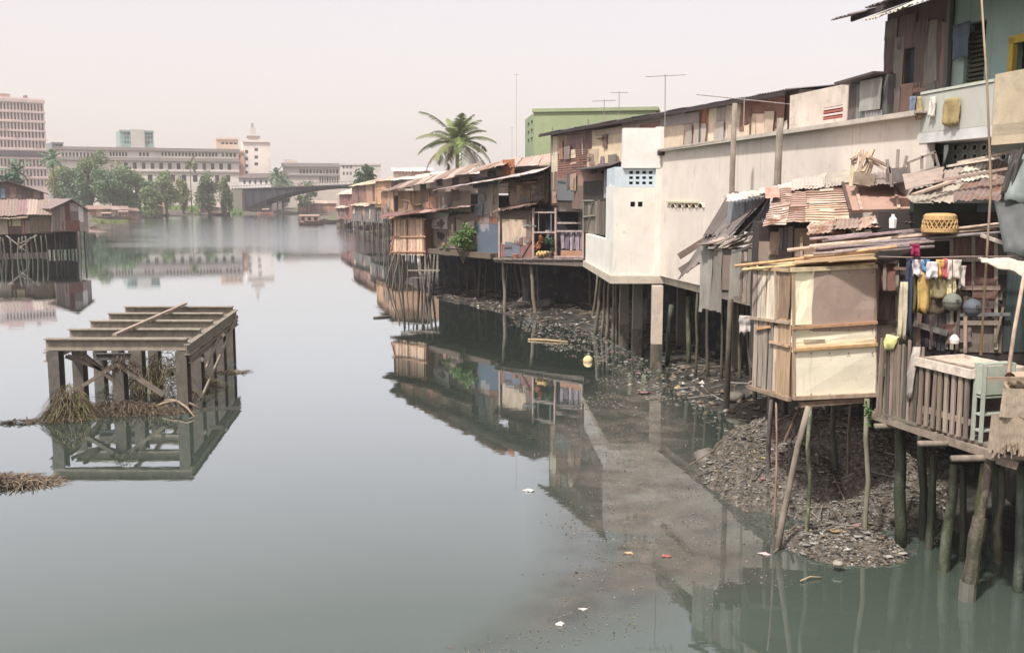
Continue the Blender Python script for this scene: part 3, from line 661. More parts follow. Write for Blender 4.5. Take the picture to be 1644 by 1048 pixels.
def palm(label, px, Y, pyc, pyb, R_, nf, col, lean=0, name='coconut_palm', seed=1, dens=26, leafw=.05, zbase=None, group=None):
    rr = random.Random(seed); c = P(px, pyc, Y); zb = zbase if zbase is not None else 1.5; base = V((c.x + lean, Y, zb)); t = T(name, label, 'palm tree', base, group)
    mm = M(); mm.tube([base - V((0, 0, .5)), lerp(base, c, .5) + V((lean * -.15, 0, 0)), c], [R_ * .06, R_ * .045, R_ * .04], 8); mm.build('trunk', 'bark', t, (128, 116, 98), smooth=True)
    for k in range(nf):
        az = k * 2.399 + rr.uniform(-.3, .3); el = lerp(1.35, -.5, (k / nf) ** .9); L = R_ * rr.uniform(.68, 1.15); pts = []; rag_ = rr.uniform(.0, .35); p = V(c); e = el
        seg = 9
        for i in range(seg + 1):
            pts.append(V(p)); p = p + V((math.cos(az) * math.cos(e), math.sin(az) * math.cos(e), math.sin(e))) * L / seg; e -= (.06 + .16 * i / seg) * (1.15 - .3 * max(0, math.sin(el)))
        mm = M(); mm.tube(pts, [R_ * .014 * (1 - .8 * i / seg) for i in range(seg + 1)], 4)
        for q in range(dens):
            u = .12 + .88 * q / dens; i = min(seg - 1, int(u * seg)); f = u * seg - i; b0 = lerp(pts[i], pts[i + 1], f); d = (pts[i + 1] - pts[i]).normalized(); sd_ = d.cross(V((0, 0, 1)))
            if sd_.length < .05: sd_ = V((math.sin(az), -math.cos(az), 0))
            sd_.normalize(); ll = L * .30 * math.sin(math.pi * (.12 + .80 * u)) * rr.uniform(.8, 1.1)
            for s_ in (-1, 1):
                if rr.random() < rag_: continue
                tip = b0 + d * ll * .55 + sd_ * s_ * ll * .75 + V((0, 0, -ll * .35)); w = d * R_ * leafw * .5
                mid = lerp(b0, tip, .5) + V((0, 0, ll * .06)); mm.add([b0 - w, b0 + w, mid + w * .8, mid - w * .8, tip], [(0, 1, 2, 3), (3, 2, 4)])
        mm.build('frond', 'leaf', t, jit(col, .15) if k < nf - 4 or nf < 20 else (150, 128, 88))
    return t
palm('tall coconut palm standing above the patched riverside roofs', 734, 98, 229, 300, 4.5, 28, (116, 128, 80), seed=4, zbase=2, leafw=.024, dens=34)
palm('small palm at the left edge of the tree clump, by the office tower', 84, 310, 256, 300, 4.5, 16, (96, 140, 92), seed=6, dens=12, leafw=.12)
palm('slender brownish palm standing before the arcade building', 305, 335, 266, 300, 3.6, 14, (120, 128, 84), seed=8, dens=12, leafw=.12)
palm('low bushy palm beside the gabled white house at the bridge', 444, 375, 282, 300, 5, 16, (108, 136, 100), seed=9, dens=12, leafw=.12)
palm('dark palm at the picture edge behind the left stilt houses', 26, 205, 276, 300, 3.6, 16, (88, 122, 96), seed=11, dens=14, leafw=.1)
# grass patches on the far bank
def grass(name, label, poly, n, h, col):
    mm = M(); pp = W2(poly)
    for x, y in polypts(pp, n):
        z = max(0, HC(x, y)); a = R.random() * 6.28; w = h * .35; q = R.uniform(.5, 1) * h; mm.add([(x - math.cos(a) * w, y - math.sin(a) * w, z - .1), (x + math.cos(a) * w, y + math.sin(a) * w, z - .1), (x + R.uniform(-.2, .2), y + R.uniform(-.2, .2), z + q)], [(0, 1, 2)])
    o = mm.build(name, 'grass', None, col); tag(o, label, None, None, 'stuff')
grass('bank_grass', 'bright green grass patch on the far bank below the palm', [(262, 345), (322, 345.5), (326, 343), (300, 340.5), (268, 341)], 1600, 1.5, (128, 158, 84))
grass('bank_grass', 'green waterside plants at the foot of the far bridge', [(366, 344.5), (390, 345), (390, 342.5), (368, 342)], 700, 1.3, (132, 160, 92))
grass('bank_grass', 'pale water weeds floating beside the left stilt house', [(143, 357), (196, 357), (206, 354.5), (150, 353.5)], 900, .5, (140, 152, 84))
# ================================================================ old steel pier in the river
def ibeam(par, p, q, h, w, tf, col, name='beam', rust=.5, up=(0, 0, 1)):
    p, q = V(p), V(q); d = (q - p).normalized(); x = d.cross(V(up)).normalized(); u = x.cross(d); mm = M()
    mm.bar(p + u * (h / 2 - tf / 2), q + u * (h / 2 - tf / 2), w, tf, up); mm.bar(p - u * (h / 2 - tf / 2), q - u * (h / 2 - tf / 2), w, tf, up); mm.bar(p, q, tf * .8, h - 2 * tf, up)
    return mm.build(name, 'steel', par, jit(col, .06), rust)
ZT = 2.06
pn = [P(x, y, Y) for x, y, Y in ((80, 545, 28), (300, 545, 28), (373, 494, 36.4), (206, 494, 36.4))]
nl, nr_, fr, fl = [V((p.x, p.y, ZT)) for p in pn]
pier = T('ruined_pier', 'rusty steel frame of a ruined pier standing in the river', 'pier', ((nl.x + fr.x) / 2, 32, 0))
SC = (158, 147, 134)
for k in range(5):
    t = k / 4; a, b = lerp(nl, fl, t), lerp(nr_, fr, t)
    ibeam(pier, a + V((-.12, 0, -.17)), b + V((.02, 0, -.17)), .34, .26, .035, SC, 'cross_beam', .4)
ibeam(pier, nr_ + V((.06, -.25, -.30)), fr + V((.06, .25, -.30)), .30, .16, .03, (142, 132, 120), 'side_beam', .5)
ibeam(pier, nr_ + V((.10, -.1, -.62)), fr + V((.10, .2, -.62)), .16, .12, .025, (140, 124, 108), 'side_beam', .5)
ibeam(pier, nl + V((-.06, -.15, -.52)), fl + V((-.06, .2, -.52)), .28, .16, .03, SC, 'side_beam', .5)
for k in range(5):
    t = k / 4
    for u in (.035, .5, .965):
        if u == .5 and k == 3: continue
        b = lerp(lerp(nl, fl, t), lerp(nr_, fr, t), u); b.z = 0
        ibeam(pier, b + V((0, 0, -1)), b + V((0, 0, ZT - .36 if u != .5 or k else 1.28)), .36, .32, .04, (108, 102, 95), 'post', .4, up=(0, 1, 0))
def pl(u, z, dy=0):
    p = lerp(nl, nr_, u); return V((p.x, p.y + dy, z))
for a, b in (((.5, 1.34), (.24, .72)), ((.5, 1.34), (.83, .45)), ((.17, 1.66), (.47, .62)), ((.08, 1.5), (.36, 1.1))):
    ibeam(pier, pl(a[0], a[1], -.16 if a[0] == .5 else .3), pl(b[0], b[1], -.16 if a[0] == .5 else .3), .17, .10, .022, (134, 122, 108), 'brace', .5, up=(0, 1, 0))
ibeam(pier, pl(.78, 1.62, 2.0), pl(.96, 1.1, 2.0), .14, .1, .02, SC, 'brace', .5, up=(0, 1, 0))
ibeam(pier, pl(.96, 1.6, 4.2), pl(.6, .4, 4.2), .14, .1, .02, SC, 'brace', .5, up=(0, 1, 0))
ibeam(pier, pl(.1, 1.2, 2.1), pl(.45, 1.2, 2.1), .2, .14, .025, (96, 96, 98), 'brace', .3)
for (t0, z0_, t1, z1_) in ((.98, 1.7, .08, .15), (.5, 1.5, .2, .9)):
    a, b = lerp(nr_, fr, t0), lerp(nr_, fr, t1); a.z, b.z = z0_, z1_; bar(pier, a + V((.2, 0, 0)), b + V((.2, 0, 0)), .05, .11, (150, 138, 120), 'diagonal_brace', 'steel')
bar(pier, P(184, 541, 28.2) + V((0, 0, .06)), P(298, 489.5, 36.5) + V((0, 0, .05)), .12, .07, (166, 148, 132), 'loose_rail', 'steel')
# driftwood, straw and roots caught in the frame
def strands(name, label, c, rx, ry, hz, n, ln, w, mats, dens=1.6, drop=True, kind='stuff'):
    mm = M()
    for _ in range(n):
        a = R.random() * 6.28; r = R.random() ** .6; x, y = c[0] + math.cos(a) * r * rx, c[1] + math.sin(a) * r * ry; z = c[2] + hz * (1 - r ** dens) * R.uniform(.35, 1)
        aa = a + R.gauss(0, 1.5); l = ln * R.uniform(.4, 1.2); p = V((x, y, z)); mm.mi = R.randrange(len(mats))
        d = V((math.cos(aa), math.sin(aa), R.uniform(-.2, .35)))
        q = p + d * l * .5; e = q + V((d.x, d.y, -.9 if drop else d.z)) * l * .5
        q.z = max(q.z, .015); e.z = max(e.z, .01); s_ = V((-d.y, d.x, .3)).normalized() * w * R.uniform(.5, 1.5)
        mm.add([p - s_, p + s_, q + s_ * .9, q - s_ * .9, e + s_ * .4, e - s_ * .4], [(0, 1, 2, 3), (3, 2, 4, 5)])
    o = mm.build(name, mats, None); return tag(o, label, None, None, kind)
mat('straw_light', .9, (.6, 1.2), (9, 9, 9), fixed=(.24, .19, .13)); mat('straw_mid', .9, (.6, 1.2), (9, 9, 9), fixed=(.14, .105, .075)); mat('straw_dark', .9, (.6, 1.2), (9, 9, 9), fixed=(.075, .055, .042)); mat('weed', .8, (.6, 1.2), (5, 5, 5), fixed=(.16, .17, .06))
c = G(104, 672); strands('straw_heap', 'heap of dried straw and water weed caught on the pier corner', (c.x + .05, c.y + .2, 0), .66, .62, .95, 3000, .34, .007, ['straw_light', 'straw_mid', 'straw_mid', 'straw_dark', 'weed'])
c = G(190, 662); strands('drift_debris', 'tangle of roots and driftwood along the foot of the pier', (c.x, c.y + .1, 0), 1.9, .6, .36, 2300, .4, .007, ['straw_light', 'straw_mid', 'straw_dark', 'straw_dark'], 1.2)
c = G(225, 640); strands('drift_debris', 'dark brushwood jammed inside the pier frame', (c.x + .3, c.y + 1.2, 0), 1.5, 1.5, 1.25, 1300, .7, .012, ['straw_mid', 'straw_dark', 'straw_dark', 'weed'], 2)
c = G(200, 560); strands('drift_debris', 'small root ball lodged under the front cross beam', (pl(.52, 0).x, pl(.52, 0).y - .05, 1.2), .4, .25, .5, 260, .35, .01, ['straw_mid', 'straw_dark', 'straw_dark'])
c = G(20, 775); strands('floating_straw', 'raft of dead reeds drifting at the left edge', (c.x - .2, c.y, 0), 1.15, .38, .17, 900, .5, .012, ['straw_light', 'straw_mid', 'straw_dark'], .8)
c = G(38, 678); strands('floating_straw', 'thin trail of reeds left of the straw heap', (c.x, c.y, 0), .65, .14, .10, 160, .4, .012, ['straw_mid', 'straw_dark'], .8)
c = G(386, 598); strands('floating_straw', 'small clump of weed beside the far pier post', (c.x - .25, c.y, 0), .45, .2, .16, 160, .35, .012, ['straw_light', 'straw_dark'], .8)
for x0, y0, x1, y1, r in ((235, 655, 318, 652, .03), (150, 668, 262, 640, .022), (262, 650, 310, 640, .035), (255, 640, 320, 660, .025), (200, 662, 300, 664, .02)):
    a, b = G(x0, y0, .12), G(x1, y1, .15); pass
lg = []
for (x0, y0, x1, y1, r, lab) in ((238, 652, 322, 650, .045, 'pale bent branch across the right foot of the pier'), (258, 640, 312, 662, .04, 'brown curved root at the right corner of the pier')):
    a, b = G(x0, y0, .12), G(x1, y1, .16); mm = M(); md = (a + b) / 2 + V((0, 0, .14)); mm.tube([a - V((0, 0, .1)), lerp(a, md, .6), md, lerp(md, b, .6), b - V((0, 0, .12))], [r * .8, r, r, r * .8, r * .5], 6)
    tag(mm.build('branch', 'pole', None, (156, 136, 112), smooth=True), lab, 'branch', 'branches caught on the pier')

# ================================================================ stilt houses on the left bank
BR = [(128, 100, 92), (150, 128, 118), (112, 84, 80), (168, 150, 138)]
a, b = G(84, 393, 0), G(141, 410, 0); W = Wall((G(72, 374, 2.35).x, 106.5), (G(141, 374, 2.35).x, 103.2))
h = T('stilt_house', 'gabled stilt house with maroon and white sheet walls on the left bank', 'house', (W.a.x, W.a.y, 0), 'stilt houses on the left bank')
W = Wall(P(85, 370, 101.6).xy, P(141, 370, 103.9).xy)
zf = W.sz(112, 372)[1]; ze = W.sz(112, 337)[1]; zr = W.sz(112, 321)[1]
mm = M(); D = 7
q = [W.p(0, zf), W.p(W.L, zf), W.p(W.L, ze), W.p(W.L * .55, zr), W.p(0, ze + .25)]; n5 = len(q)
mm.add(q + [p - W.n * D for p in q], [tuple(range(n5)), tuple(range(2 * n5 - 1, n5 - 1, -1))] + [(i, n5 + i, n5 + (i + 1) % n5, (i + 1) % n5) for i in range(n5)]); mm.build('wall', 'board', h, (120, 104, 96))
for r, k, c in (((86, 335, 97, 370), 'cv', (128, 112, 106)), ((97, 332, 105, 370), 'cv', (158, 140, 132)), ((105, 328, 112, 354), 'cv', (120, 62, 62)), ((112, 326, 126, 340), 'f', (176, 162, 156)), ((113, 340, 126, 354), 'f', (130, 122, 120)), ((126, 331, 134, 356), 'f', (216, 206, 204)), ((134, 334, 141, 372), 'cv', (160, 146, 142)), ((97, 354, 128, 371), 'f', (124, 84, 76)), ((128, 356, 135, 371), 'f', (168, 152, 146))):
    W.panel(h, r, k, c, .25, wave=.3, amp=.03)
for s0, s1, z0_, z1_ in ((-.25, W.L * .55, ze + .15, zr + .12), (W.L * .55, W.L + .3, zr + .12, ze - .15)):
    patch('roof_sheet', h, 'zinc', (136, 120, 116), W.p(s0, z0_, .4), W.p(s1, z1_, .4), W.p(s1, z1_, -D), W.p(s0, z0_, -D), 'f', t=.08)
W.body(h, (88, 374, 138, 402), 3, (52, 48, 46), 'dark', 'added_shade_backing', out=-2.6)  # dark block added behind the stilts to stand for the unlit void
for k in range(20):
    x = 84 + (k % 10) * 6 + R.uniform(-1.5, 1.5); yb = 409 - (k // 10) * 9 + R.uniform(-2, 3); bb = G(x, yb); pole(h, (bb.x, bb.y, -.6), (bb.x + R.uniform(-.2, .2), bb.y, zf), .09, .08, jit((98, 92, 88), .2), 'stilt')
W2_ = Wall(P(-22, 370, 99).xy, P(84, 370, 102.5).xy)
h = T('stilt_house', 'low brown stilt house with long sheet roofs at the left edge', 'house', (W2_.a.x, W2_.a.y, 0), 'stilt houses on the left bank')
W2_.body(h, (-22, 344, 84, 376), 6, (112, 98, 88), 'board')
for r, k, c in (((-20, 348, 12, 377), 'f', (206, 186, 168)), ((12, 350, 22, 376), 'cv', (120, 78, 72)), ((12, 349, 33, 363), 'f', (218, 200, 160)), ((33, 350, 44, 376), 'cv', (150, 100, 84)), ((36, 355, 48, 374), 'f', (176, 156, 148)), ((48, 348, 62, 374), 'cv', (146, 128, 108)), ((62, 344, 84, 372), 'cv', (140, 122, 102))):
    W2_.panel(h, r, k, c, .3, wave=.3, amp=.03)
def eave(h, W, x0, y0, x1, y1, xr0, yr0, xr1, yr1, dep, nc, cols, rust=.35, out=.5, kind='cv', wave=.3, amp=.03, nr=1):
    e0, e1 = W.sz(x0, y0), W.sz(x1, y1); B0 = Wall((W.a - W.n * dep).xy, (W.b - W.n * dep).xy); r0, r1 = B0.sz(xr0, yr0), B0.sz(xr1, yr1)
    roof(h, W.p(e0[0], e0[1], out), W.p(e1[0], e1[1], out), B0.p(r1[0], r1[1]), B0.p(r0[0], r0[1]), nc, nr, cols, kind, rust, wave, amp)
eave(h, W2_, -22, 346, 86, 343, -20, 321, 90, 321, 4.5, 7, [(172, 152, 142), (156, 138, 128), (184, 166, 156), (142, 120, 112)], .3)
eave(h, W2_, -22, 352, 40, 349, -20, 338, 50, 335, 2.0, 4, [(150, 132, 116), (168, 146, 128)], .3, out=1.0)
W2_.body(h, (-20, 377, 82, 408), 3, (52, 48, 46), 'dark', 'added_shade_backing', out=-2.6)  # added dark block makes the shade under this house
for k in range(26):
    x = -10 + (k % 13) * 7.3 + R.uniform(-2, 2); yb = 420 - (k // 13) * 12 + R.uniform(-3, 3) - x * .05; bb = G(x, yb); pole(h, (bb.x, bb.y, -.6), (bb.x + R.uniform(-.4, .4), bb.y, 2.3), .085, .08, jit((104, 98, 90), .2), 'stilt')
for x0, y0, x1, y1 in ((10, 378, 42, 404), (58, 377, 28, 402), (30, 392, 60, 378)):
    a, b = P(x0, y0, 97.5), P(x1, y1, 97.2); pole(h, a, b, .07, .06, (140, 132, 120), 'brace')
W3 = Wall(P(-30, 320, 128).xy, P(70, 320, 131).xy)
h = T('stilt_house', 'dark gabled house with blue window behind the left stilt houses', 'house', (W3.a.x, W3.a.y, 1.2), 'stilt houses on the left bank')
z0_, ze, zr = 1.0, W3.sz(20, 309)[1], W3.sz(14, 291)[1]; s_r = W3.sz(14, 300)[0]
q = [W3.p(0, z0_), W3.p(W3.L, z0_), W3.p(W3.L, ze), W3.p(s_r, zr), W3.p(0, ze + 1)]; mm = M(); D = 8
mm.add(q + [p - W3.n * D for p in q], [tuple(range(5)), tuple(range(9, 4, -1))] + [(i, 5 + i, 5 + (i + 1) % 5, (i + 1) % 5) for i in range(5)]); mm.build('wall', 'board', h, (112, 92, 88))
for s0, s1, zz0, zz1 in ((-.5, s_r, ze + .95, zr + .1), (s_r, W3.L + .6, zr + .1, ze - .15)): patch('roof_sheet', h, 'zinc', (110, 92, 88), W3.p(s0, zz0, .5), W3.p(s1, zz1, .5), W3.p(s1, zz1, -D), W3.p(s0, zz0, -D), 'f', t=.12)
for r, k, c in (((1, 303, 8, 318), 'f', (128, 150, 168)), ((16, 300, 26, 319), 'cv', (140, 110, 104)), ((34, 304, 44, 319), 'cv', (98, 78, 76)), ((54, 307, 64, 319), 'cv', (150, 124, 116))): W3.panel(h, r, k, c, .2, wave=.3)
# ---------------------------------------------------------------- waterfront sheds and boats on the far left bank
def shed(label, x0, x1, yb, yt, yr, Y0, Y1, col, rcol, cols, depth=5, zst=None, name='waterfront_shed', group='sheds along the far bank', cat='shed', nst=5):
    Y1 = Y1 if zst is not None else Y0 + max(0, (x1 - x0) * Y0 / F * (CX - x1) / F * 1.2); W = Wall(P(x0, 340, Y0).xy, P(x1, 340, Y1).xy); h = T(name, label, cat, (W.a.x, W.a.y, max(0, HC(W.a.x, W.a.y)) if zst is None else 0), group)
    W.body(h, (x0, yt, x1, yb), depth, col, 'board'); n = max(2, int((x1 - x0) / 9)); rr = W.rect((x0, yt, x1, yb))
    for i in range(n):
        s0, s1 = lerp(rr[0], rr[2], i / n), lerp(rr[0], rr[2], (i + .94) / n)
        W.panel(h, (s0, rr[1] + .05, s1, rr[3] - R.random() * .3), R.choice(('cv', 'f', 'cv')), R.choice(cols), .3, wave=.35, amp=.04, raw=True, sk=.06, out=.08)
    zr = W.sz((x0 + x1) / 2, yr)[1]; s0, z0, s1, z1 = rr
    if zst is not None: clutter(W, h, (x0, yt, x1, yb), 5, .5, 1.6, .14)
    n = max(2, int((s1 - s0) / 3))
    for i in range(n):
        u0, u1 = lerp(s0 - .3, s1 + .3, i / n), lerp(s0 - .3, s1 + .3, (i + 1.06) / n)
        patch('roof_sheet', h, 'zinc', jit(rcol, .14), W.p(u0, z1 + R.uniform(0, .1), .6), W.p(u1, z1 + R.uniform(0, .1), .6), W.p(u1, zr, -depth * .6), W.p(u0, zr, -depth * .6), 'cv', wave=.35, amp=.04, rust=.35, jag=.08, warp=.06)
    patch('roof_sheet', h, 'zinc', rcol, W.p(s1, z1, -depth - .3), W.p(s0, z1, -depth - .3), W.p(s0, zr, -depth * .6), W.p(s1, zr, -depth * .6), 'f')
    if zst is not None:
        for i in range(nst * 2):
            s = lerp(s0 + .2, s1 - .2, (i % nst + R.uniform(.1, .9)) / nst); o = -.2 if i < nst else -2.5; b = W.p(s, -.6, o); pole(h, b, W.p(s + R.uniform(-.3, .3), z0, o), .08, .07, jit((104, 96, 88), .2), 'stilt')
    return h, W
shed('long brown waterfront shed beside the left stilt house', 143, 176, 350, 336, 330, 286, 288, (150, 116, 100), (168, 138, 122), [(176, 138, 118), (160, 120, 102), (196, 164, 146)])
shed('pink-brown shed with open bays in the middle of the far left bank', 177, 206, 350, 337, 331, 290, 292, (150, 110, 98), (176, 146, 136), [(184, 146, 132), (168, 130, 116), (200, 180, 150)])
shed('small yellowish shed behind the moored boats', 207, 222, 349, 339, 334, 294, 295, (168, 140, 104), (150, 120, 108), [(190, 164, 120), (160, 124, 104)])
shed('stepped brown shack below the arcade building', 236, 262, 345, 332, 325, 316, 318, (140, 104, 96), (150, 120, 112), [(162, 124, 112), (140, 104, 96), (186, 160, 148)])
shed('grey-brown shack between the grass and the bridge', 322, 352, 342, 333, 327, 352, 354, (134, 112, 104), (160, 140, 134), [(150, 126, 116), (176, 158, 150)])
shed('low shack with pale roof under the bridge', 548, 600, 341, 322, 315, 372, 366, (150, 122, 106), (196, 178, 160), [(168, 136, 116), (190, 160, 130)])
shed('brown waterside shack seen under the bridge span', 478, 540, 343, 327, 322, 384, 376, (160, 124, 108), (176, 150, 136), [(176, 132, 116), (196, 150, 128), (150, 116, 104)])
def boat(label, px, py, wpx, ang, col, cabin=None, hgt=.8, group='boats moored along the far banks', bcol=None):
    c = G(px, py); L = wpx * c.y / F; B = L * .2; t = T('wooden_boat', label, 'boat', (c.x, c.y, 0), group); ca, sa = math.cos(rad(ang)), math.sin(rad(ang))
    def w(u, v, z): return (c.x + u * ca - v * sa, c.y + u * sa + v * ca, z)
    st = 9; vs = []; fs = []
    for i in range(st):
        u = i / (st - 1) * 2 - 1; k = max(.06, 1 - abs(u) ** 2.6); sh = hgt * (1 + .6 * u * u)
        for v, z in ((-.5, sh), (-.36, .1), (-.1, -.25), (.1, -.25), (.36, .1), (.5, sh), (.42, sh), (.3, .15), (-.3, .15), (-.42, sh)): vs.append(w(u * L / 2, v * B * k, z))
    for i in range(st - 1):
        for k in range(10): fs.append((i * 10 + k, i * 10 + (k + 1) % 10, (i + 1) * 10 + (k + 1) % 10, (i + 1) * 10 + k))
    fs += [tuple(range(9, -1, -1)), tuple(range((st - 1) * 10, st * 10))]
    mm = M(); mm.add(vs, fs); mm.build('hull', 'wood', t, col)
    for k in range(3):
        u = (-.5 + .35 * k) * L * .5; mm = M(); mm.bar(w(u, -B * .4, hgt * .8), w(u, B * .4, hgt * .8), .3, .06); mm.build('thwart', 'wood', t, (140, 116, 98))
    if cabin:
        u0, u1, hh = cabin; z0, z1 = hgt * .6, hgt * .6 + hh; mm = M()
        mm.hexa([w(u0 * L / 2, -B * .36, z0), w(u1 * L / 2, -B * .36, z0), w(u1 * L / 2, B * .36, z0), w(u0 * L / 2, B * .36, z0)], [w(u0 * L / 2, -B * .34, z1), w(u1 * L / 2, -B * .34, z1), w(u1 * L / 2, B * .34, z1), w(u0 * L / 2, B * .34, z1)]); cb_ = mm.build('cabin', 'board', t, bcol or (150, 120, 108))
        mm = M(); n = 8; vs = []
        for uu in (u0 - .05, u1 + .05):
            for k in range(n + 1): a = math.pi * k / n; vs.append(w(uu * L / 2, -B * .44 * math.cos(a), z1 + .004 + .3 * math.sin(a)))
        mm.add(vs, [(k, k + 1, n + 2 + k, n + 1 + k) for k in range(n)] + [tuple(range(n, -1, -1)), tuple(range(n + 1, 2 * n + 2))]); mm.build('canopy', 'board', t, (178, 150, 136))
        for k in range(3):
            u = lerp(u0, u1, (k + .5) / 3) * L / 2; mm = M(); mm.bar(w(u - .35, -B * .37, z0 + hh * .6), w(u + .35, -B * .37, z0 + hh * .6), .08, hh * .45); mm.build('window', 'dark', cb_, (60, 52, 52))
    return t
boat('long dark boat moored beside the left stilt house', 172, 353, 46, 3, (92, 82, 82), (-.3, .3, 1.3))
boat('brown covered boat in the middle of the moored row', 200, 351.5, 34, -4, (112, 84, 76), (-.5, .4, 1.6))
boat('grey narrow boat at the right end of the moored row', 236, 350, 40, 2, (110, 102, 100))
boat('small dark boat under the stepped brown shack', 262, 348, 20, -5, (84, 76, 76))
boat('dark open boat moored under the bridge abutment', 352, 346, 34, 4, (72, 66, 68))
boat('small reddish boat in front of the bridge arch', 426, 344.8, 26, -3, (170, 120, 112), (-.3, .5, 1.4))
boat('brown cabin boat anchored off the far right stilt houses', 500, 361, 40, 8, (96, 78, 76), (-.9, .6, 1.5), bcol=(158, 130, 120))
boat('slim dark boat tied behind the brown cabin boat', 536, 359, 34, 15, (88, 80, 78))
boat('slim pale boat at the foot of the far stilt houses', 553, 366, 26, 30, (150, 136, 124))
# ================================================================ far stilt houses on the right bank
DK = [(118, 84, 78), (150, 118, 104), (96, 84, 82), (178, 158, 140), (132, 110, 98)]
shed('maroon walled stilt house with pale roof, far down the right bank', 546, 572, 352, 312, 299, 205, 180, (120, 80, 76), (206, 184, 170), [(136, 92, 88), (150, 104, 98), (120, 84, 84)], zst=1, name='stilt_house', group='far stilt houses on the right bank', cat='house')
shed('pink lean-to stilt house at the far end of the right bank', 541, 556, 352, 334, 326, 200, 190, (176, 134, 128), (206, 176, 164), [(198, 156, 150), (176, 130, 124)], zst=1, name='stilt_house', group='far stilt houses on the right bank', cat='house')
shed('tall plank stilt house with long cream roof on the far right bank', 566, 600, 340, 298, 289, 172, 150, (132, 96, 90), (214, 190, 160), [(146, 110, 104), (160, 130, 116), (206, 190, 172)], zst=1, name='stilt_house', group='far stilt houses on the right bank', cat='house')
shed('grey stilt house with a barred window on the far right bank', 566, 596, 356, 331, 323, 158, 146, (110, 102, 98), (198, 176, 150), [(128, 122, 118), (150, 140, 134)], zst=1, name='stilt_house', group='far stilt houses on the right bank', cat='house')
shed('grey and cream panelled stilt house just beyond the bamboo hut', 594, 618, 358, 328, 320, 138, 128, (112, 104, 98), (196, 172, 144), [(176, 172, 148), (120, 116, 112), (146, 138, 128)], zst=1, name='stilt_house', group='far stilt houses on the right bank', cat='house')
shed('orange-brown timber house with dark shutters beyond the bamboo hut', 603, 640, 334, 290, 280, 132, 120, (196, 150, 116), (204, 178, 158), [(206, 160, 124), (190, 146, 112), (88, 72, 72)], zst=1, name='stilt_house', group='far stilt houses on the right bank', cat='house')
shed('narrow orange plank house squeezed behind the bamboo hut', 614, 634, 352, 306, 299, 112, 104, (200, 156, 126), (150, 126, 112), [(206, 166, 136), (180, 134, 108)], zst=1, name='stilt_house', group='far stilt houses on the right bank', cat='house', nst=4)
shed('white walled house showing above the far right roofs', 632, 692, 330, 276, 268, 122, 112, (214, 204, 196), (216, 198, 186), [(222, 212, 204), (206, 196, 186)], name='house', group=None, cat='house')
# ================================================================ middle of the right bank
# green building and pale houses behind
a, b = P(858, 230, 90), P(1052, 230, 88); W = Wall(a.xy, b.xy); h = T('green_building', 'plain light green building block rising behind the patched house', 'building', (a.x, a.y, 2))
W.holed(h, 0, W.L, 1.5, W.sz(950, 179)[1], [], 8, 'plaster', (144, 159, 118))
Wl = Wall(P(843, 230, 98).xy, P(858, 230, 90.02).xy)
Wl.holed(h, 0, Wl.L, 1.5, W.sz(950, 179)[1] - .02, wgrid(Wl, (846, 192, 856, 232), 2, 3, .6, .5), 1, 'plaster', (138, 156, 120), back=(84, 98, 92), bname='window', bm='glass', solid=False)
W.body(h, (0, 0, 0, 0), 0, (0, 0, 0)) if False else None
mm = M(); q = [W.p(-.2, 0, .2), W.p(W.L + .2, 0, .2), W.p(W.L + .2, 0, -8.2), W.p(-.2, 0, -8.2)]; zt = W.sz(950, 179)[1]; mm.prism([(p.x, p.y) for p in q], zt + .004, zt + .3); mm.build('parapet', 'plaster', h, (146, 160, 118))
def simple_house(label, x0, x1, yt, yb, yr, Y0, Y1, col, rcol, depth=5, name='house', win=0, rust=.3, group=None):
    W = Wall(P(x0, 300, Y0).xy, P(x1, 300, Y1).xy); h = T(name, label, 'house', (W.a.x, W.a.y, 2.4), group); r = W.rect((x0, yt, x1, yb))
    holes = wgrid(W, (r[0] + .2, r[1] + (r[3] - r[1]) * .3, r[2] - .2, r[3] - .1), win, 1, .4, .7, raw=True) if win else []
    W.holed(h, r[0], r[2], r[1], r[3], holes, depth, 'board', col, back=(70, 62, 60), rev=.15)
    zr = W.sz((x0 + x1) / 2, yr)[1]; roof(h, W.p(r[0] - .3, r[3] + .03, .5), W.p(r[2] + .3, r[3] + .03, .5), W.p(r[2] + .3, zr, -depth), W.p(r[0] - .3, zr, -depth), max(2, int(r[2] - r[0])), 1, [rcol], 'cv', rust, .2, .025)
    return h, W
simple_house('house with a pale pink roof behind the palm', 690, 775, 280, 310, 263, 84, 80, (150, 128, 120), (222, 202, 194), 7, win=3, rust=.1)
simple_house('small house with a whitish roof above the patched roofs', 770, 850, 268, 300, 247, 72, 66, (140, 120, 110), (214, 196, 184), 6, win=2, rust=.2)
simple_house('low house with cream roof edge left of the palm', 640, 720, 288, 312, 274, 92, 88, (190, 172, 160), (214, 196, 180), 6, win=3, rust=.15)
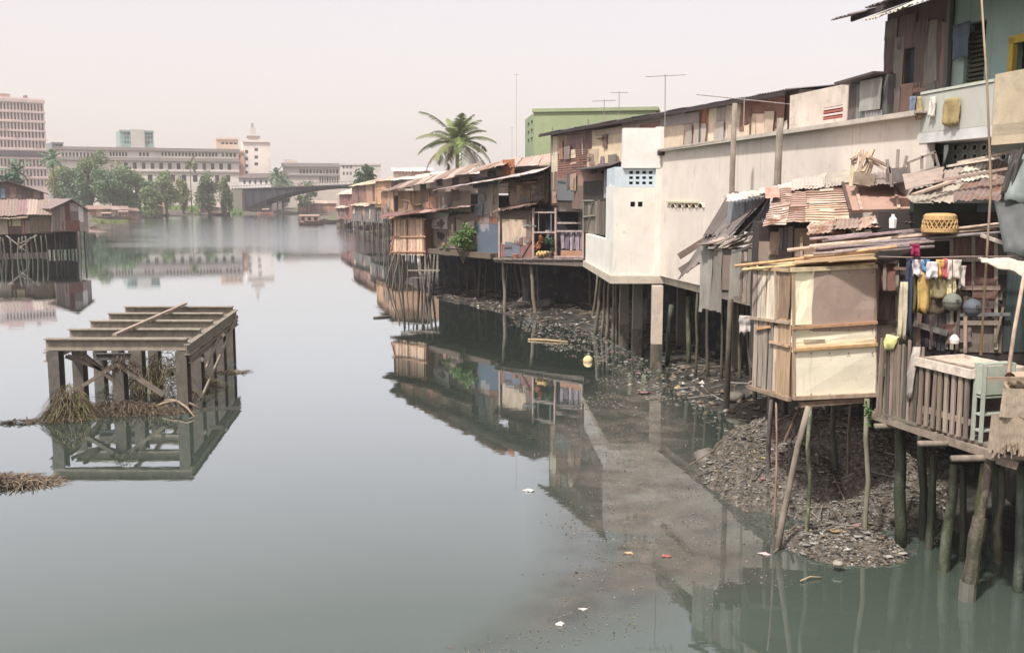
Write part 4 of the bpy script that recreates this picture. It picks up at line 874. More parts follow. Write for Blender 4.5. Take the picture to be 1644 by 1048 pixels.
# ---------------------------------------------------------------- long two tier stilt house behind the shrub
W = Wall(P(632, 400, 64).xy, P(800, 400, 54).xy)
h = T('stilt_house', 'weathered plank stilt house with a long dark eave behind the green shrub', 'house', (W.a.x, W.a.y, 0), 'stilt houses beyond the white house')
W.body(h, (634, 314, 800, 404), 5, (58, 52, 50), 'dark')
W.panel(h, (640, 306, 676, 345), 'f', (150, 128, 98), .3, name='panel'); W.panel(h, (676, 302, 704, 344), 'f', (120, 106, 94)); W.panel(h, (704, 308, 726, 342), 'cv', (126, 116, 104), .5); W.panel(h, (726, 306, 757, 340), 'cv', (150, 134, 116), .4)
W.panel(h, (768, 300, 785, 345), 'cv', (138, 138, 140), .2); W.panel(h, (785, 296, 802, 348), 'cv', (160, 144, 128), .35); W.panel(h, (768, 345, 800, 360), 'cv', (128, 96, 78), .7); W.panel(h, (764, 358, 802, 407), 'f', (96, 110, 128), name='blue_panel', m='plain'); W.panel(h, (772, 345, 786, 372), 'f', (150, 142, 150), m='plain')
W.body(h, (757, 311, 768, 329), .05, (34, 32, 36), 'dark', 'window_opening', out=.05)
W.panel(h, (684, 364, 722, 409), 'f', (122, 112, 106), m='tarp', name='tarpaulin', warp=.08); W.panel(h, (688, 340, 722, 366), 'f', (206, 198, 196), m='cloth', name='white_plastic_sheet', warp=.12, jag=.1, out=.12)
W.panel(h, (722, 342, 768, 400), 'f', (128, 114, 106), m='board', warp=.05)
for k in range(5): W.panel(h, (690 + k * 15, 345 + R.uniform(0, 20), 704 + k * 15, 372 + R.uniform(0, 25)), 'f', R.choice([(150, 134, 124), (110, 98, 92), (176, 160, 150)]), m='board', out=.10, sk=.12, name='scrap_board')
W.body(h, (684, 402, 802, 410), 1.4, (112, 98, 86), 'wood', 'floor_beam', out=.6); W.body(h, (630, 401, 806, 404), 12, (84, 76, 68), 'wood', 'floor', out=.3); rf_ = W.rect((630, 401, 806, 404)); W.body(h, (rf_[0], -.6, rf_[2], rf_[1] - .004), .3, (30, 31, 34), 'concrete', 'added_shade_backing', out=-3.4, raw=True)  # floor run deep and dark wall added behind, to blacken the space below
eave(h, W, 632, 307, 762, 278, 640, 296, 770, 262, 4, 8, [(176, 152, 140), (150, 124, 112), (190, 168, 156)], .35, out=.5, wave=.16, amp=.022)
eave(h, W, 760, 280, 822, 264, 770, 268, 832, 254, 4, 4, [(188, 160, 146), (176, 140, 120), (206, 184, 170)], .4, out=.5, wave=.16, amp=.022)
eave(h, W, 724, 305, 884, 278, 732, 297, 890, 266, 1.8, 8, [(206, 196, 190), (190, 178, 172), (214, 204, 196)], .15, out=1.0, wave=.16, amp=.022)
W.panel(h, (800, 256, 818, 292), 'cv', (176, 108, 72), .8, out=-.3); W.panel(h, (760, 284, 800, 302), 'cv', (62, 58, 64), .1, out=.04)
eave(h, W, 684, 343, 772, 331, 684, 338, 772, 325, .8, 6, [(176, 148, 140), (150, 122, 116), (200, 176, 166)], .4, out=.9, wave=.14)
for xt, yt, xb, yb, r in ((700, 408, 694, 474, .07), (694, 408, 688, 480, .08), (772, 408, 768, 482, .09), (762, 408, 764, 474, .05), (795, 408, 797, 480, .07), (735, 408, 738, 470, .05), (752, 408, 750, 473, .06), (712, 408, 716, 468, .05), (783, 410, 778, 478, .06)): stilt(h, xt, yt, xb, yb, r, (104, 98, 90))
clutter(W, h, (640, 305, 755, 342), 9, .3, 1.0); clutter(W, h, (764, 300, 800, 358), 3, .3, .8, .09); clutter(W, h, (688, 345, 764, 400), 8, .25, .8, .12)
for k in range(16): x = R.uniform(640, 800); stilt(h, x, 408, x + R.uniform(-6, 6), R.uniform(458, 470), R.uniform(.04, .07), (84, 80, 76))
# bamboo hut in front
Wb = Wall(P(629, 380, 60.5).xy, P(684, 380, 59).xy)
h = T('bamboo_hut', 'small bamboo slat hut on splayed stilts at the river bend', 'hut', (Wb.a.x, Wb.a.y, 0))
Wb.body(h, (630, 350, 683, 407), 2.0, (128, 96, 76), 'board')
Wb.planks(h, (630, 350, 684, 409), 22, [(226, 190, 162), (234, 204, 176), (208, 168, 140), (220, 184, 154)], .03, m='straw', name='bamboo_slat', gap=.25)
for y in (352, 380, 404): Wb.strip(h, 628, y, 685, y, .08, (196, 150, 122), .07)
for x in (631, 655, 680, 683): Wb.strip(h, x, 350, x, 408, .06, (120, 76, 70), .06)
eave(h, Wb, 622, 349, 720, 338, 626, 342, 724, 330, 2.2, 6, [(196, 166, 150), (176, 140, 130), (150, 112, 110)], .3, out=.7, wave=.14)
for xt, yt, xb, yb, r in ((633, 408, 620, 455, .06), (640, 408, 630, 466, .06), (648, 408, 640, 470, .05), (655, 408, 654, 470, .05), (662, 408, 664, 470, .05), (668, 412, 672, 474, .06), (676, 408, 682, 478, .06), (684, 408, 690, 480, .05), (681, 360, 678, 476, .06)): stilt(h, xt, yt, xb, yb, r, (128, 112, 98))
bar(h, P(656, 434, 58.6), P(706, 434, 58.0), .12, .08, (150, 138, 124), 'crossbeam')
bar(h, P(658, 446, 58.6), P(684, 446, 58.3), .08, .06, (120, 108, 98), 'crossbeam')
bar(h, P(632, 382, 59.8), P(626, 410, 59.5), .06, .06, (176, 110, 90), 'brace')
# shrub
c = P(744, 380, 55.6); t = T('leafy_shrub', 'bright green leafy shrub growing before the patched walls', 'shrub', (c.x, c.y, 2.4)); mm = M()
for k in range(7): a = R.random() * 6.28; mm.tube([(c.x, c.y, 2.4), (c.x + math.cos(a) * .35, c.y + math.sin(a) * .3, 3.1), (c.x + math.cos(a) * .7, c.y + math.sin(a) * .5, 4.0)], [.03, .02, .01], 5)
mm.build('stem', 'bark', t, (110, 96, 78)); mm = M(); leaves(mm, (c.x, c.y, c.z - .05), .98, .7, .85, 1700, .075, 15); mm.build('foliage', 'leaf', t, (112, 146, 82))
c = P(716, 398, 55.9); mm = M(); leaves(mm, c, .5, .3, .28, 350, .06, 6); o = mm.build('low_plant', 'leaf', None, (124, 128, 84), origin=(c.x, c.y, c.z - .3)); tag(o, 'low straggly plant at the foot of the green shrub', 'plant')
# ---------------------------------------------------------------- open fronted balcony house
W = Wall(P(800, 420, 51.7).xy, P(942, 420, 48.6).xy)
h = T('stilt_house', 'brown stilt house with open framed balcony and purple curtains', 'house', (W.a.x, W.a.y, 0), 'stilt houses beyond the white house')
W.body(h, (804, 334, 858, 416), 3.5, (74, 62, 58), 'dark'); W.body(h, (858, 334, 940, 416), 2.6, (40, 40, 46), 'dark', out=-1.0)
W.panel(h, (803, 338, 857, 356), 'f', (106, 88, 82)); W.panel(h, (807, 352, 846, 393), 'cv', (190, 168, 148), .35, out=.05); W.panel(h, (846, 348, 857, 392), 'cv', (132, 112, 102), .4); W.panel(h, (804, 390, 857, 416), 'cv', (140, 104, 98), .5, out=.045); W.panel(h, (812, 388, 836, 412), 'f', (104, 112, 122), m='plain', out=.07); W.strip(h, 838, 414, 856, 384, .05, (134, 92, 88), .08, 'brace')
for x in (803.5, 858, 894, 938): W.strip(h, x, 334, x, 419, .1, (186, 160, 150), .08, 'post', t=.1)
for x0, y, x1 in ((858, 341, 894), (858, 373, 894), (896, 358, 938), (896, 371, 938), (860, 412, 938)): W.strip(h, x0, y, x1, y, .08, (180, 160, 156), .08, 'rail')
for x in (866, 886): W.strip(h, x, 341, x, 373, .035, (164, 164, 168), .06, 'baluster')
for k in range(9): W.panel(h, (901 + k * 4.1, 372 + R.uniform(0, 1), 905.4 + k * 4.1, 402 + R.uniform(-4, 2)), 'f', R.choice([(150, 136, 150), (172, 156, 168), (126, 112, 130), (206, 190, 196)]), m='cloth', out=-.02 - .05 * (k % 2), name='curtain', sk=.03, warp=.03)
W.panel(h, (901, 402, 938, 418), 'f', (178, 130, 104), .5, out=.05); W.panel(h, (898, 334, 937, 340), 'f', (104, 96, 92)); W.panel(h, (925, 321, 940, 372), 'cv', (128, 118, 108), .4, out=-.25)
W.body(h, (800, 416, 945, 424), 1.6, (118, 106, 98), 'wood', 'floor_beam', out=.35); W.body(h, (798, 415, 950, 418), 12, (84, 76, 68), 'wood', 'floor', out=.1); rf_ = W.rect((798, 415, 962, 418)); W.body(h, (rf_[0] - .5, -.6, rf_[2] + 1, rf_[1] - .004), .3, (30, 31, 34), 'concrete', 'added_shade_backing', out=-3.0, raw=True)  # dark wall added behind the stilts, with the long floor, to deepen the shade
for k in range(9): W.body(h, (800 + k * 16, 414.2, 815 + k * 16, 416.4), 1.2, jit((150, 134, 124), .1), 'wood', 'floor_plank', out=.45)
eave(h, W, 797, 341, 864, 328, 800, 335, 868, 321, 2.2, 5, [(150, 122, 116), (128, 104, 100)], .4, out=.35, wave=.14)
for xt, yt, xb, yb, r in ((808, 420, 811, 503, .10), (852, 424, 859, 508, .10), (862, 424, 866, 500, .05), (914, 424, 923, 500, .11), (815, 420, 812, 490, .07), (835, 424, 846, 492, .06), (826, 424, 836, 486, .05), (880, 424, 884, 492, .06), (905, 424, 908, 488, .06), (930, 424, 936, 494, .07), (845, 424, 842, 488, .06)): stilt(h, xt, yt, xb, yb, r, (134, 122, 110))
clutter(W, h, (805, 342, 856, 412), 3, .25, .6, .08)
for k in range(12): x = R.uniform(806, 940); stilt(h, x, 424, x + R.uniform(-6, 6), R.uniform(472, 486), R.uniform(.04, .07), (84, 80, 76))
# upper patched storey above the balcony house
W = Wall(P(800, 300, 54.5).xy, P(900, 300, 52).xy)
h = T('patched_house', 'patched brown wall and pale awning between balcony house and corrugated house', 'house', (W.a.x, W.a.y, 2.5))
W.body(h, (816, 286, 900, 345), 4, (66, 58, 54), 'dark'); W.panel(h, (818, 292, 878, 328), 'f', (150, 120, 106), .4); W.panel(h, (820, 308, 862, 330), 'cv', (162, 140, 126), .5, out=.06); W.panel(h, (862, 280, 882, 326), 'cv', (124, 100, 92), .5, out=.05); W.panel(h, (826, 268, 880, 286), 'cv', (138, 118, 102), .4, out=-.4); W.strip(h, 850, 320, 880, 300, .07, (128, 98, 92), .1, 'brace')
eave(h, W, 816, 295, 884, 285, 820, 283, 888, 272, 1.5, 4, [(206, 192, 182), (186, 168, 160)], .2, out=.8, wave=.16)
eave(h, W, 800, 270, 884, 262, 806, 258, 888, 247, 3, 5, [(196, 176, 160), (210, 192, 176), (176, 150, 138)], .3, out=.2, wave=.16)
clutter(W, h, (820, 290, 880, 328), 7, .3, .9, .09)
# pots and fruit on the balcony
def pot(label, px, py, Y, rpx, col, name='flower_pot', plant=None, group=None, prof_=None):
    c = P(px, py, Y); r = rpx * Y / F; t = T(name, label, 'pot', c, group); mm = M(); mm.lathe(c, prof_ or [(r * .6, 0), (r * .95, r * 1.1), (r * 1.08, r * 1.15), (r * 1.08, r * 1.35), (r * .85, r * 1.35), (r * .8, r * 1.15)], 12); mm.build('body', 'plain', t, col, smooth=False)
    if plant:
        mm = M(); leaves(mm, c + V((0, 0, r * 1.3 + plant[0])), plant[1], plant[1], plant[0], plant[2], plant[3], 7); mm.build('foliage', 'leaf', t, plant[4])
    return t
pot('orange clay pot on the ledge of the balcony house', 828, 414, 50.6, 4.6, (206, 122, 84))
pot('dark pot with a tall green plant inside the balcony frame', 884, 412, 49.6, 5, (96, 84, 78), plant=(.55, .3, 260, .07, (84, 112, 86)))
pot('pot with orange blooms at the left post of the balcony', 866, 412, 50, 4.5, (150, 118, 96), plant=(.5, .28, 160, .06, (196, 130, 90)))
pot('pale pot with white blossom hanging on the balcony rail', 880, 380, 50.2, 2.6, (206, 190, 186), plant=(.14, .16, 60, .05, (214, 200, 200)))
for k in range(13):
    c = P(863 + k * 2.5, 411.5 - 2.4 * (k % 2), 49.9 - (k % 3) * .12); mm = M(); mm.lathe(c, [(.04, -.02), (.09, .05), (.10, .11), (.07, .18), (.03, .2)], 8); tag(mm.build('fruit', 'plain', None, R.choice([(206, 186, 110), (196, 168, 110), (210, 150, 96), (176, 160, 100)]), smooth=True), 'yellowish fruit piled along the edge of the balcony floor', 'fruit', 'fruit on the balcony floor')
# ---------------------------------------------------------------- long corrugated house behind the white house
W = Wall((1.75, 52), (8.75, 30.8))
h = T('corrugated_house', 'long upper storey of mixed rusty sheets and cream boards behind the white house', 'house', (1.75, 52, 2.5))
zt = 9.28; s0 = W.sz(884, 260)[0]
W.holed(h, s0, W.L - .1, 5.35, zt, [], 5, 'dark', (82, 70, 64))
q0 = [W.p(s0 - .5, zt - .05, .45), W.p(W.L - .2, zt - .05, .45), W.p(W.L - .2, zt + .5, -4), W.p(s0 - .5, zt + .5, -4)]
for k in range(14):
    u0, u1 = k / 14, (k + 1.08) / 14; patch('roof_sheet', h, 'zinc', jit((104, 98, 100), .15), lerp(q0[0], q0[1], u0), lerp(q0[0], q0[1], u1), lerp(q0[3], q0[2], u1), lerp(q0[3], q0[2], u0), 'cv', wave=.16, amp=.02, rust=.35, off=.02 * (k % 2))
mm = M(); mm.bar(q0[0] + V((0, 0, -.09)), q0[1] + V((0, 0, -.09)), .06, .12); mm.build('fascia_board', 'wood', h, (62, 54, 56))
for r, k, c, ru, kw in (((886, 219, 896, 276), 'f', (206, 194, 172), .2, {}), ((896, 216, 911, 246), 'cv', (178, 150, 128), .4, {}), ((911, 211, 955, 246), 'ch', (132, 102, 96), .5, {}), ((896, 246, 950, 284), 'ch', (140, 100, 90), .6, {}), ((908, 241, 926, 254), 'f', (206, 186, 162), .2, dict(out=.07)),
        ((896, 288, 922, 322), 'f', (110, 114, 120), .2, dict(out=.07, m='plain')), ((896, 280, 970, 302), 'cv', (150, 120, 104), .5, {}), ((920, 298, 968, 336), 'cv', (116, 98, 92), .5, dict(out=.05)), ((886, 276, 897, 330), 'cv', (140, 120, 108), .5, {}), ((952, 206, 1002, 262), 'f', (212, 190, 160), .2, dict(out=.05)), ((958, 208, 1004, 216), 'f', (206, 176, 162), .2, dict(out=.08)),
        ((945, 240, 962, 272), 'f', (206, 180, 150), .2, dict(out=.08)), ((962, 256, 1006, 272), 'cv', (150, 104, 84), .7, {}), ((1000, 192, 1064, 216), 'f', (186, 166, 154), .3, dict(out=.05)), ((1030, 198, 1062, 206), 'f', (164, 120, 104), .5, dict(out=.09)),
        ((1062, 184, 1100, 246), 'f', (212, 188, 160), .3, dict(out=.05)), ((1098, 180, 1130, 246), 'f', (206, 184, 160), .3, dict(out=.04)), ((1062, 184, 1128, 200), 'f', (178, 166, 160), .2, dict(out=.08)), ((1124, 176, 1138, 246), 'cv', (196, 136, 102), .75, dict(out=.08)), ((1137, 174, 1152, 246), 'f', (218, 202, 176), .3, {}), ((1151, 172, 1170, 240), 'cv', (176, 164, 154), .25, {}), ((1168, 168, 1192, 240), 'cv', (198, 184, 170), .2, dict(out=.05)),
        ((1190, 160, 1262, 206), 'f', (138, 100, 88), .6, dict(out=.07)), ((1190, 200, 1230, 236), 'f', (190, 172, 158), .3, dict(out=.04)), ((1228, 196, 1266, 236), 'cv', (196, 180, 166), .3, dict(out=.04)), ((1204, 198, 1222, 212), 'f', (128, 90, 78), .6, dict(out=.09))):
    W.panel(h, r, k, c, ru, **kw)
clutter(W, h, (890, 218, 1000, 330), 12, .3, .9, .1); clutter(W, h, (1070, 190, 1260, 232), 9, .3, .9, .1, [(206, 186, 162), (190, 172, 152), (176, 164, 154), (214, 196, 170)], 3)
# dark lean-to roof, plank fence and timber between it and the white house
W = Wall((2.75, 48.3), (3.5, 44.6))
h = T('plank_lean_to', 'grey plank lean-to with dark roof edge against the white house', 'shed', (2.7, 47, 2.5))
W.body(h, (936, 290, 985, 372), 1.5, (62, 58, 54), 'dark'); W.planks(h, (938, 322, 972, 376), 9, [(134, 124, 112), (112, 104, 96), (150, 140, 126), (100, 92, 84)], .04)
for x0, y0, x1, y1 in ((940, 322, 956, 322), (940, 322, 940, 374), (955, 326, 946, 372), (940, 348, 958, 346)): W.strip(h, x0, y0, x1, y1, .06, (150, 150, 138), .1, 'frame')
W.panel(h, (972, 272, 990, 318), 'cv', (150, 154, 158), .1, out=.06); eave(h, W, 944, 274, 1000, 266, 946, 266, 1002, 256, 2, 3, [(96, 92, 96), (112, 104, 104)], .2, out=.5, wave=.14)
# ---------------------------------------------------------------- the white house
WC = (236, 228, 214)
h = T('white_house', 'white plastered concrete house on square pillars over the mud', 'house', (5.3, 36, 0))
A0, A1 = V((5.3, 36, 0)), V((8.2, 20.0, 0)); WA = Wall(A0.xy, A1.xy); zbm = 3.22
WA.holed(h, 0, WA.L, zbm, 7.64, [], .18, 'plaster', (220, 209, 197), name='river_wall')
WB = Wall((3.67, 35.97), (5.32, 35.97)); hs = []
for x in (1016, 1028): s_, z_ = WB.sz(x, 328); hs.append((s_ - .085, z_ - .09, s_ + .085, z_ + .09))
zq = WB.sz(1020, 301)[1]
WB.holed(h, 0, WB.L, zq + .004, WB.sz(1020, 268)[1], wgrid(WB, (1008, 273, 1050, 298), 4, 3, .56, .52), 3.0, 'plaster', (196, 212, 222), name='vent_wall', back=(42, 38, 40), rev=.16, bname='vent_opening')
WB.holed(h, 0, WB.L, zbm, zq, hs, 3.0, 'plaster', (224, 218, 207), name='front_wall', back=(42, 38, 40), rev=.16, bname='vent_opening')
WB.body(h, (1000, 206, 1060, 270), .5, (232, 226, 220), 'plaster', 'parapet_panel', out=.12)
mm = M(); q = WB.p(WB.L - .08, 0, .10); mm.prism([(q.x - .12, q.y), (q.x + .14, q.y), (q.x + .14, q.y + .28), (q.x - .12, q.y + .28)], zbm - .01, WB.sz(1055, 204)[1]); mm.build('corner_column', 'plaster', h, (228, 220, 210))
WCc = Wall((3.3, 44.8), (3.66, 35.98))
mm = M(); n1, n2 = WCc.p(0, 0), WCc.p(WCc.L, 0)
WCc.holed(h, 0, WCc.L, zbm, 4.42, [], .25, 'plaster', (228, 224, 216), name='side_parapet')
WCc.holed(h, WCc.L - 2.2, WCc.L, 4.424, 6.42, [], .25, 'plaster', (228, 225, 219), name='side_wall')
mm = M(); mm.prism([(3.2, 45), (3.55, 35.85), (5.5, 35.85), (8.3, 20.0), (11, 20.5), (11, 40), (9, 45)], zbm - .28, zbm - .004); mm.build('floor_slab', 'concrete', h, (196, 184, 166)); mm = M(); mm.prism([(6.2, 45.5), (8.1, 34), (10.2, 21.0), (10.6, 21.0), (8.5, 34), (6.6, 45.5)], -.6, zbm - .285); mm.build('added_shade_backing', 'concrete', h, (30, 31, 34))  # second prism: dark wall added to shut out light behind the pillars
mm = M(); mm.prism([(5.1, 36.1), (7.95, 20.1), (10.8, 22), (9, 36)], 7.62, 7.72); mm.build('roof_slab', 'concrete', h, (196, 186, 174))
bar(h, WA.p(.3, 7.68, .1), WA.p(WA.L, 7.68, .1), .2, .035, (176, 164, 154), 'roof_flashing', 'zinc')
for k in range(5):
    s_, z_ = WA.sz(1083 + k * 11, 331); mm = M(); n = 6; vs = []
    for o in (.006, .05):
        for i in range(n + 1): a = math.pi * i / n; vs.append(WA.p(s_ - math.cos(a) * .2, z_ + math.sin(a) * .12 - .04, o))
    mm.add(vs[:n + 1], [tuple(range(n, -1, -1))]); vo_ = mm.build('vent_opening', 'dark', h, (48, 42, 42))
    mm = M(); vs2 = []
    for o in (.0, .07):
        for rr_ in (1., 1.25):
            for i in range(n + 1): a = math.pi * i / n; vs2.append(WA.p(s_ - math.cos(a) * .2 * rr_, z_ + math.sin(a) * .12 * rr_ - .04, o))
    K = n + 1
    mm.add(vs2, [(2 * K + i, 2 * K + i + 1, 3 * K + i + 1, 3 * K + i) for i in range(n)] + [(3 * K + i, 3 * K + i + 1, K + i + 1, K + i) for i in range(n)]); mm.build('vent_hood', 'plaster', vo_, (214, 198, 178))
bar(h, WA.p(WA.sz(1082, 0)[0] - .2, 4.9 + .96, .05), WA.p(WA.sz(1126, 0)[0] + .2, 5.86, .05), .08, .05, (206, 190, 160), 'vent_ledge', 'plaster')
s_, z_ = WA.sz(1066, 246); mm = M(); c = WA.p(s_, z_, .1); mm.tube([WA.p(s_, z_, -.02), WA.p(s_, z_, .22)], .09, 10); mm.build('drain_pipe', 'plain', h, (70, 58, 56))
for px, py, w, c in ((1053, 590, .36, (206, 190, 170)), (1022, 566, .36, (140, 134, 124)), (1001, 553, .36, (134, 128, 116))):
    b = G(px, py); mm = M(); mm.prism([(b.x - w / 2, b.y - w / 2), (b.x + w / 2, b.y - w / 2), (b.x + w / 2, b.y + w / 2), (b.x - w / 2, b.y + w / 2)], -.8, zbm - .285); pl_ = mm.build('pillar', 'concrete', h, c); e_ = w / 2 + .008; mm = M(); mm.prism([(b.x - e_, b.y - e_), (b.x + e_, b.y - e_), (b.x + e_, b.y + e_), (b.x - e_, b.y + e_)], -.7, R.uniform(.7, 1.0)); mm.build('tide_mark', 'slime', pl_, (112, 104, 90))
for y_, o in ((33, 1.5), (29, 1.2), (25, .9), (40, 2.0), (37, 3)):
    b = V((5.5 + .168 * (36 - y_) + o, y_, 0)); mm = M(); mm.prism([(b.x - .17, b.y - .17), (b.x + .17, b.y - .17), (b.x + .17, b.y + .17), (b.x - .17, b.y + .17)], -.5, zbm - .285); mm.build('pillar', 'concrete', h, (128, 120, 108))
for xt, yt, xb, yb, r in ((968, 430, 955, 535, .09), (974, 432, 966, 540, .07), (980, 434, 973, 544, .08), (986, 436, 984, 545, .08), (990, 438, 990, 548, .06), (960, 430, 950, 520, .06), (945, 426, 948, 505, .07)): stilt(h, xt, yt, xb, yb, r, (122, 112, 98))
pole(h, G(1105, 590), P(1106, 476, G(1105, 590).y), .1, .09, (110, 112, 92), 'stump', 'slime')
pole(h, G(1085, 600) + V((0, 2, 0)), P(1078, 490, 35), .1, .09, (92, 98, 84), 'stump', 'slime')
# mossy brushwood hanging under the white house
# block house and grey shed above the white wall
W = Wall((7.35, 29.0), (8.28, 24.4)); hh = T('block_house', 'stained concrete block house with red louvred vent above the white wall', 'house', (7.6, 27, 2.6))
s0, s1 = W.sz(1268, 170)[0], W.sz(1360, 170)[0]; r = W.rect((1322, 171, 1353, 191))
W.holed(hh, s0, s1, 2.6, W.sz(1300, 147)[1], [r], 3, 'concrete', (214, 200, 186), back=(96, 70, 64), rev=.08, bname='vent_opening')
for k in range(4): z = lerp(r[1], r[3], (k + .5) / 4); bar(hh, W.p(r[0], z, -.02), W.p(r[2], z, -.02), .05, .05, (216, 196, 190) if k % 2 else (176, 96, 84), 'louvre', 'plain')
W = Wall((8.1, 24.2), (8.6, 22.2)); hh = T('grey_shed', 'small grey sheet shed between the block house and the tall corrugated house', 'shed', (8.3, 23.4, 2.6))
rr_ = W.rect((1362, 128, 1424, 200)); W.holed(hh, rr_[0], rr_[2], 2.7, rr_[3], [], 2, 'zinc', (112, 112, 112), zl=W.sz(1363, 137)[1], zr=W.sz(1422, 120)[1])
W.panel(hh, (1364, 140, 1376, 198), 'cv', (98, 84, 84), .4); W.panel(hh, (1376, 136, 1392, 198), 'cv', (124, 130, 124), .2); W.panel(hh, (1386, 128, 1420, 178), 'f', (160, 158, 154), .1, out=.1, m='zinc'); W.panel(hh, (1392, 178, 1420, 198), 'cv', (140, 140, 142), .2, out=.06)
a, b = W.sz(1360, 135), W.sz(1424, 117); bar(hh, W.p(a[0], a[1], .1), W.p(b[0], b[1], .1), .5, .05, (84, 72, 72), 'roof_edge', 'zinc')
# utility poles and aerials
for lab, px, yt, Y, r in (('tall weathered timber pole before the white wall, left of two', 1180, 166, 27.2, .075), ('shorter timber pole before the white wall, right of two', 1253, 190, 24.0, .085)):
    t_ = P(px, yt, Y); mm = M(); mm.tube([(t_.x, Y, .2), (t_.x + .03, Y, 3.5), (t_.x - .02, Y, 6.5), t_], [r * 1.15, r, r, r * .92], 9); tag(mm.build('timber_pole', 'pole', None, (146, 134, 120), smooth=True), lab, 'pole', 'timber poles by the white wall')
def antenna(label, px, yt, yb, Y, wpx, tilt=0, ne=5, yb_off=0., along=0., r=.018):
    b, t_ = P(px, yb, Y), P(px, yt, Y); w = wpx * Y / F; t = T('television_aerial', label, 'antenna', b, 'television aerials on the roofs')
    mm = M(); mm.tube([b - V((0, 0, .6)), t_ + V((0, 0, .05))], r, 6); mm.build('mast', 'plain', t, (150, 138, 134)); d = V((math.cos(along), math.sin(along) , tilt)) * w / 2
    mm = M(); mm.tube([t_ - d, t_ + d], r * .8, 5); mm.build('boom', 'plain', t, (150, 138, 134))
    for k in range(ne):
        p = t_ + d * (k / (ne - 1) * 2 - 1) * .95; e = V((-math.sin(along), math.cos(along), .12)).normalized() * w * (.16 + .03 * k); mm = M(); mm.tube([p - e, p + e], r * .55, 4); mm.build('element', 'plain', t, (156, 146, 142))
    return t
antenna('tall television aerial above the white house parapet', 1068, 122, 192, 34, 62, .05, 6, r=.016)
antenna('medium aerial on the skyline just left of the tallest one', 994, 149, 190, 48, 28, .0, 5)
antenna('low aerial standing left of the medium one', 970, 162, 198, 46, 38, .04, 5)
antenna('thin aerial mast rising left of the green building', 829, 120, 255, 68, 8, 0, 3, r=.012)
antenna('second thin mast beside the green building', 822, 205, 262, 70, 4, 0, 2, r=.012)
antenna('long tilted aerial leaning over the long roof edge', 1195, 160, 172, 31, 150, -.10, 7, r=.018)
# ================================================================ two storey house, top right
h = T('two_storey_house', 'two storey house with corrugated bay, teal wall and balcony at upper right', 'house', (9, 19, 2.6))
W = Wall((8.63, 23), (10.35, 12.8))
sT = W.sz(1523, 100)[0]; zR = 10.15; sL = W.sz(1421, 110)[0]
W.holed(h, sL, sT, 2.7, zR, [W.rect((1452, 77, 1472, 137))], 4, 'board', (96, 84, 82), name='corrugated_bay', back=(70, 82, 94), rev=.12, bname='window', bm='glass')
for r, k, c, ru in (((1423, 31, 1444, 64), 'cv', (128, 118, 112), .3), ((1422, 60, 1439, 146), 'cv', (106, 90, 87), .4), ((1438, 60, 1451, 146), 'cv', (142, 132, 126), .3), ((1444, 24, 1473, 77), 'cv', (106, 88, 84), .4), ((1472, 34, 1490, 140), 'cv', (100, 82, 80), .35), ((1488, 34, 1507, 134), 'cv', (142, 134, 126), .25), ((1505, 34, 1514, 148), 'f', (112, 96, 80), .4), ((1513, 36, 1522, 148), 'f', (134, 110, 104), .4), ((1490, 132, 1522, 150), 'cv', (130, 130, 130), .3), ((1432, 142, 1448, 206), 'cv', (156, 148, 140), .2), ((1446, 136, 1466, 200), 'f', (164, 132, 116), .4), ((1423, 144, 1434, 204), 'cv', (112, 92, 90), .4), ((1452, 134, 1490, 150), 'f', (150, 122, 110), .4)):
    W.panel(h, r, k, c, ru, jag=.02, sk=.02, out=.04, wave=.13, amp=.02)
Wt = Wall(W.p(sT + .02, 0, -.06).xy, W.p(W.L, 0, -.06).xy); TE = (158, 186, 180)
w1, w2 = Wt.rect((1548, 36, 1581, 154)), Wt.rect((1626, 60, 1690, 126))
Wt.holed(h, 0, Wt.L, 7.0, zR, [w1, w2], 4, 'plaster', TE, name='teal_wall', back=(46, 50, 50), rev=.2, bname='window_opening')
for k in range(12): z = lerp(w1[1] + .25, w1[3] - .1, k / 12); bar(h, Wt.p(w1[0], z, -.1), Wt.p(w1[2], z, -.1), .05, .05, (84, 86, 70), 'shutter_slat', 'wood')
for k in range(6): s_ = lerp(w1[0], w1[2], (k + .5) / 6); bar(h, Wt.p(s_, w1[1], .05), Wt.p(s_, w1[1] + .22, .05), .05, .03, (168, 160, 84), 'baluster', 'plain')
for z in (w1[1] + .24, w1[1] + .02): bar(h, Wt.p(w1[0] - .05, z, .05), Wt.p(w1[2] + .05, z, .05), .06, .05, (168, 160, 90), 'rail', 'plain')
for a, b_ in (((w2[0] + .03, w2[1] - .06), (w2[0] + .03, w2[3] + .06)), ((w2[0] - .04, w2[3] + .02), (w2[2], w2[3] + .02)), ((w2[0] - .04, w2[1] - .02), (w2[2], w2[1] - .02))): bar(h, Wt.p(a[0], a[1], .03), Wt.p(b_[0], b_[1], .03), .14, .1, (206, 172, 60), 'window_frame', 'plain', up=Wt.n)
bar(h, W.p(sT + .0, 6.9, .03), W.p(sT + .0, zR, .03), .12, .08, (104, 108, 104), 'corner_post', 'wood', up=W.n)
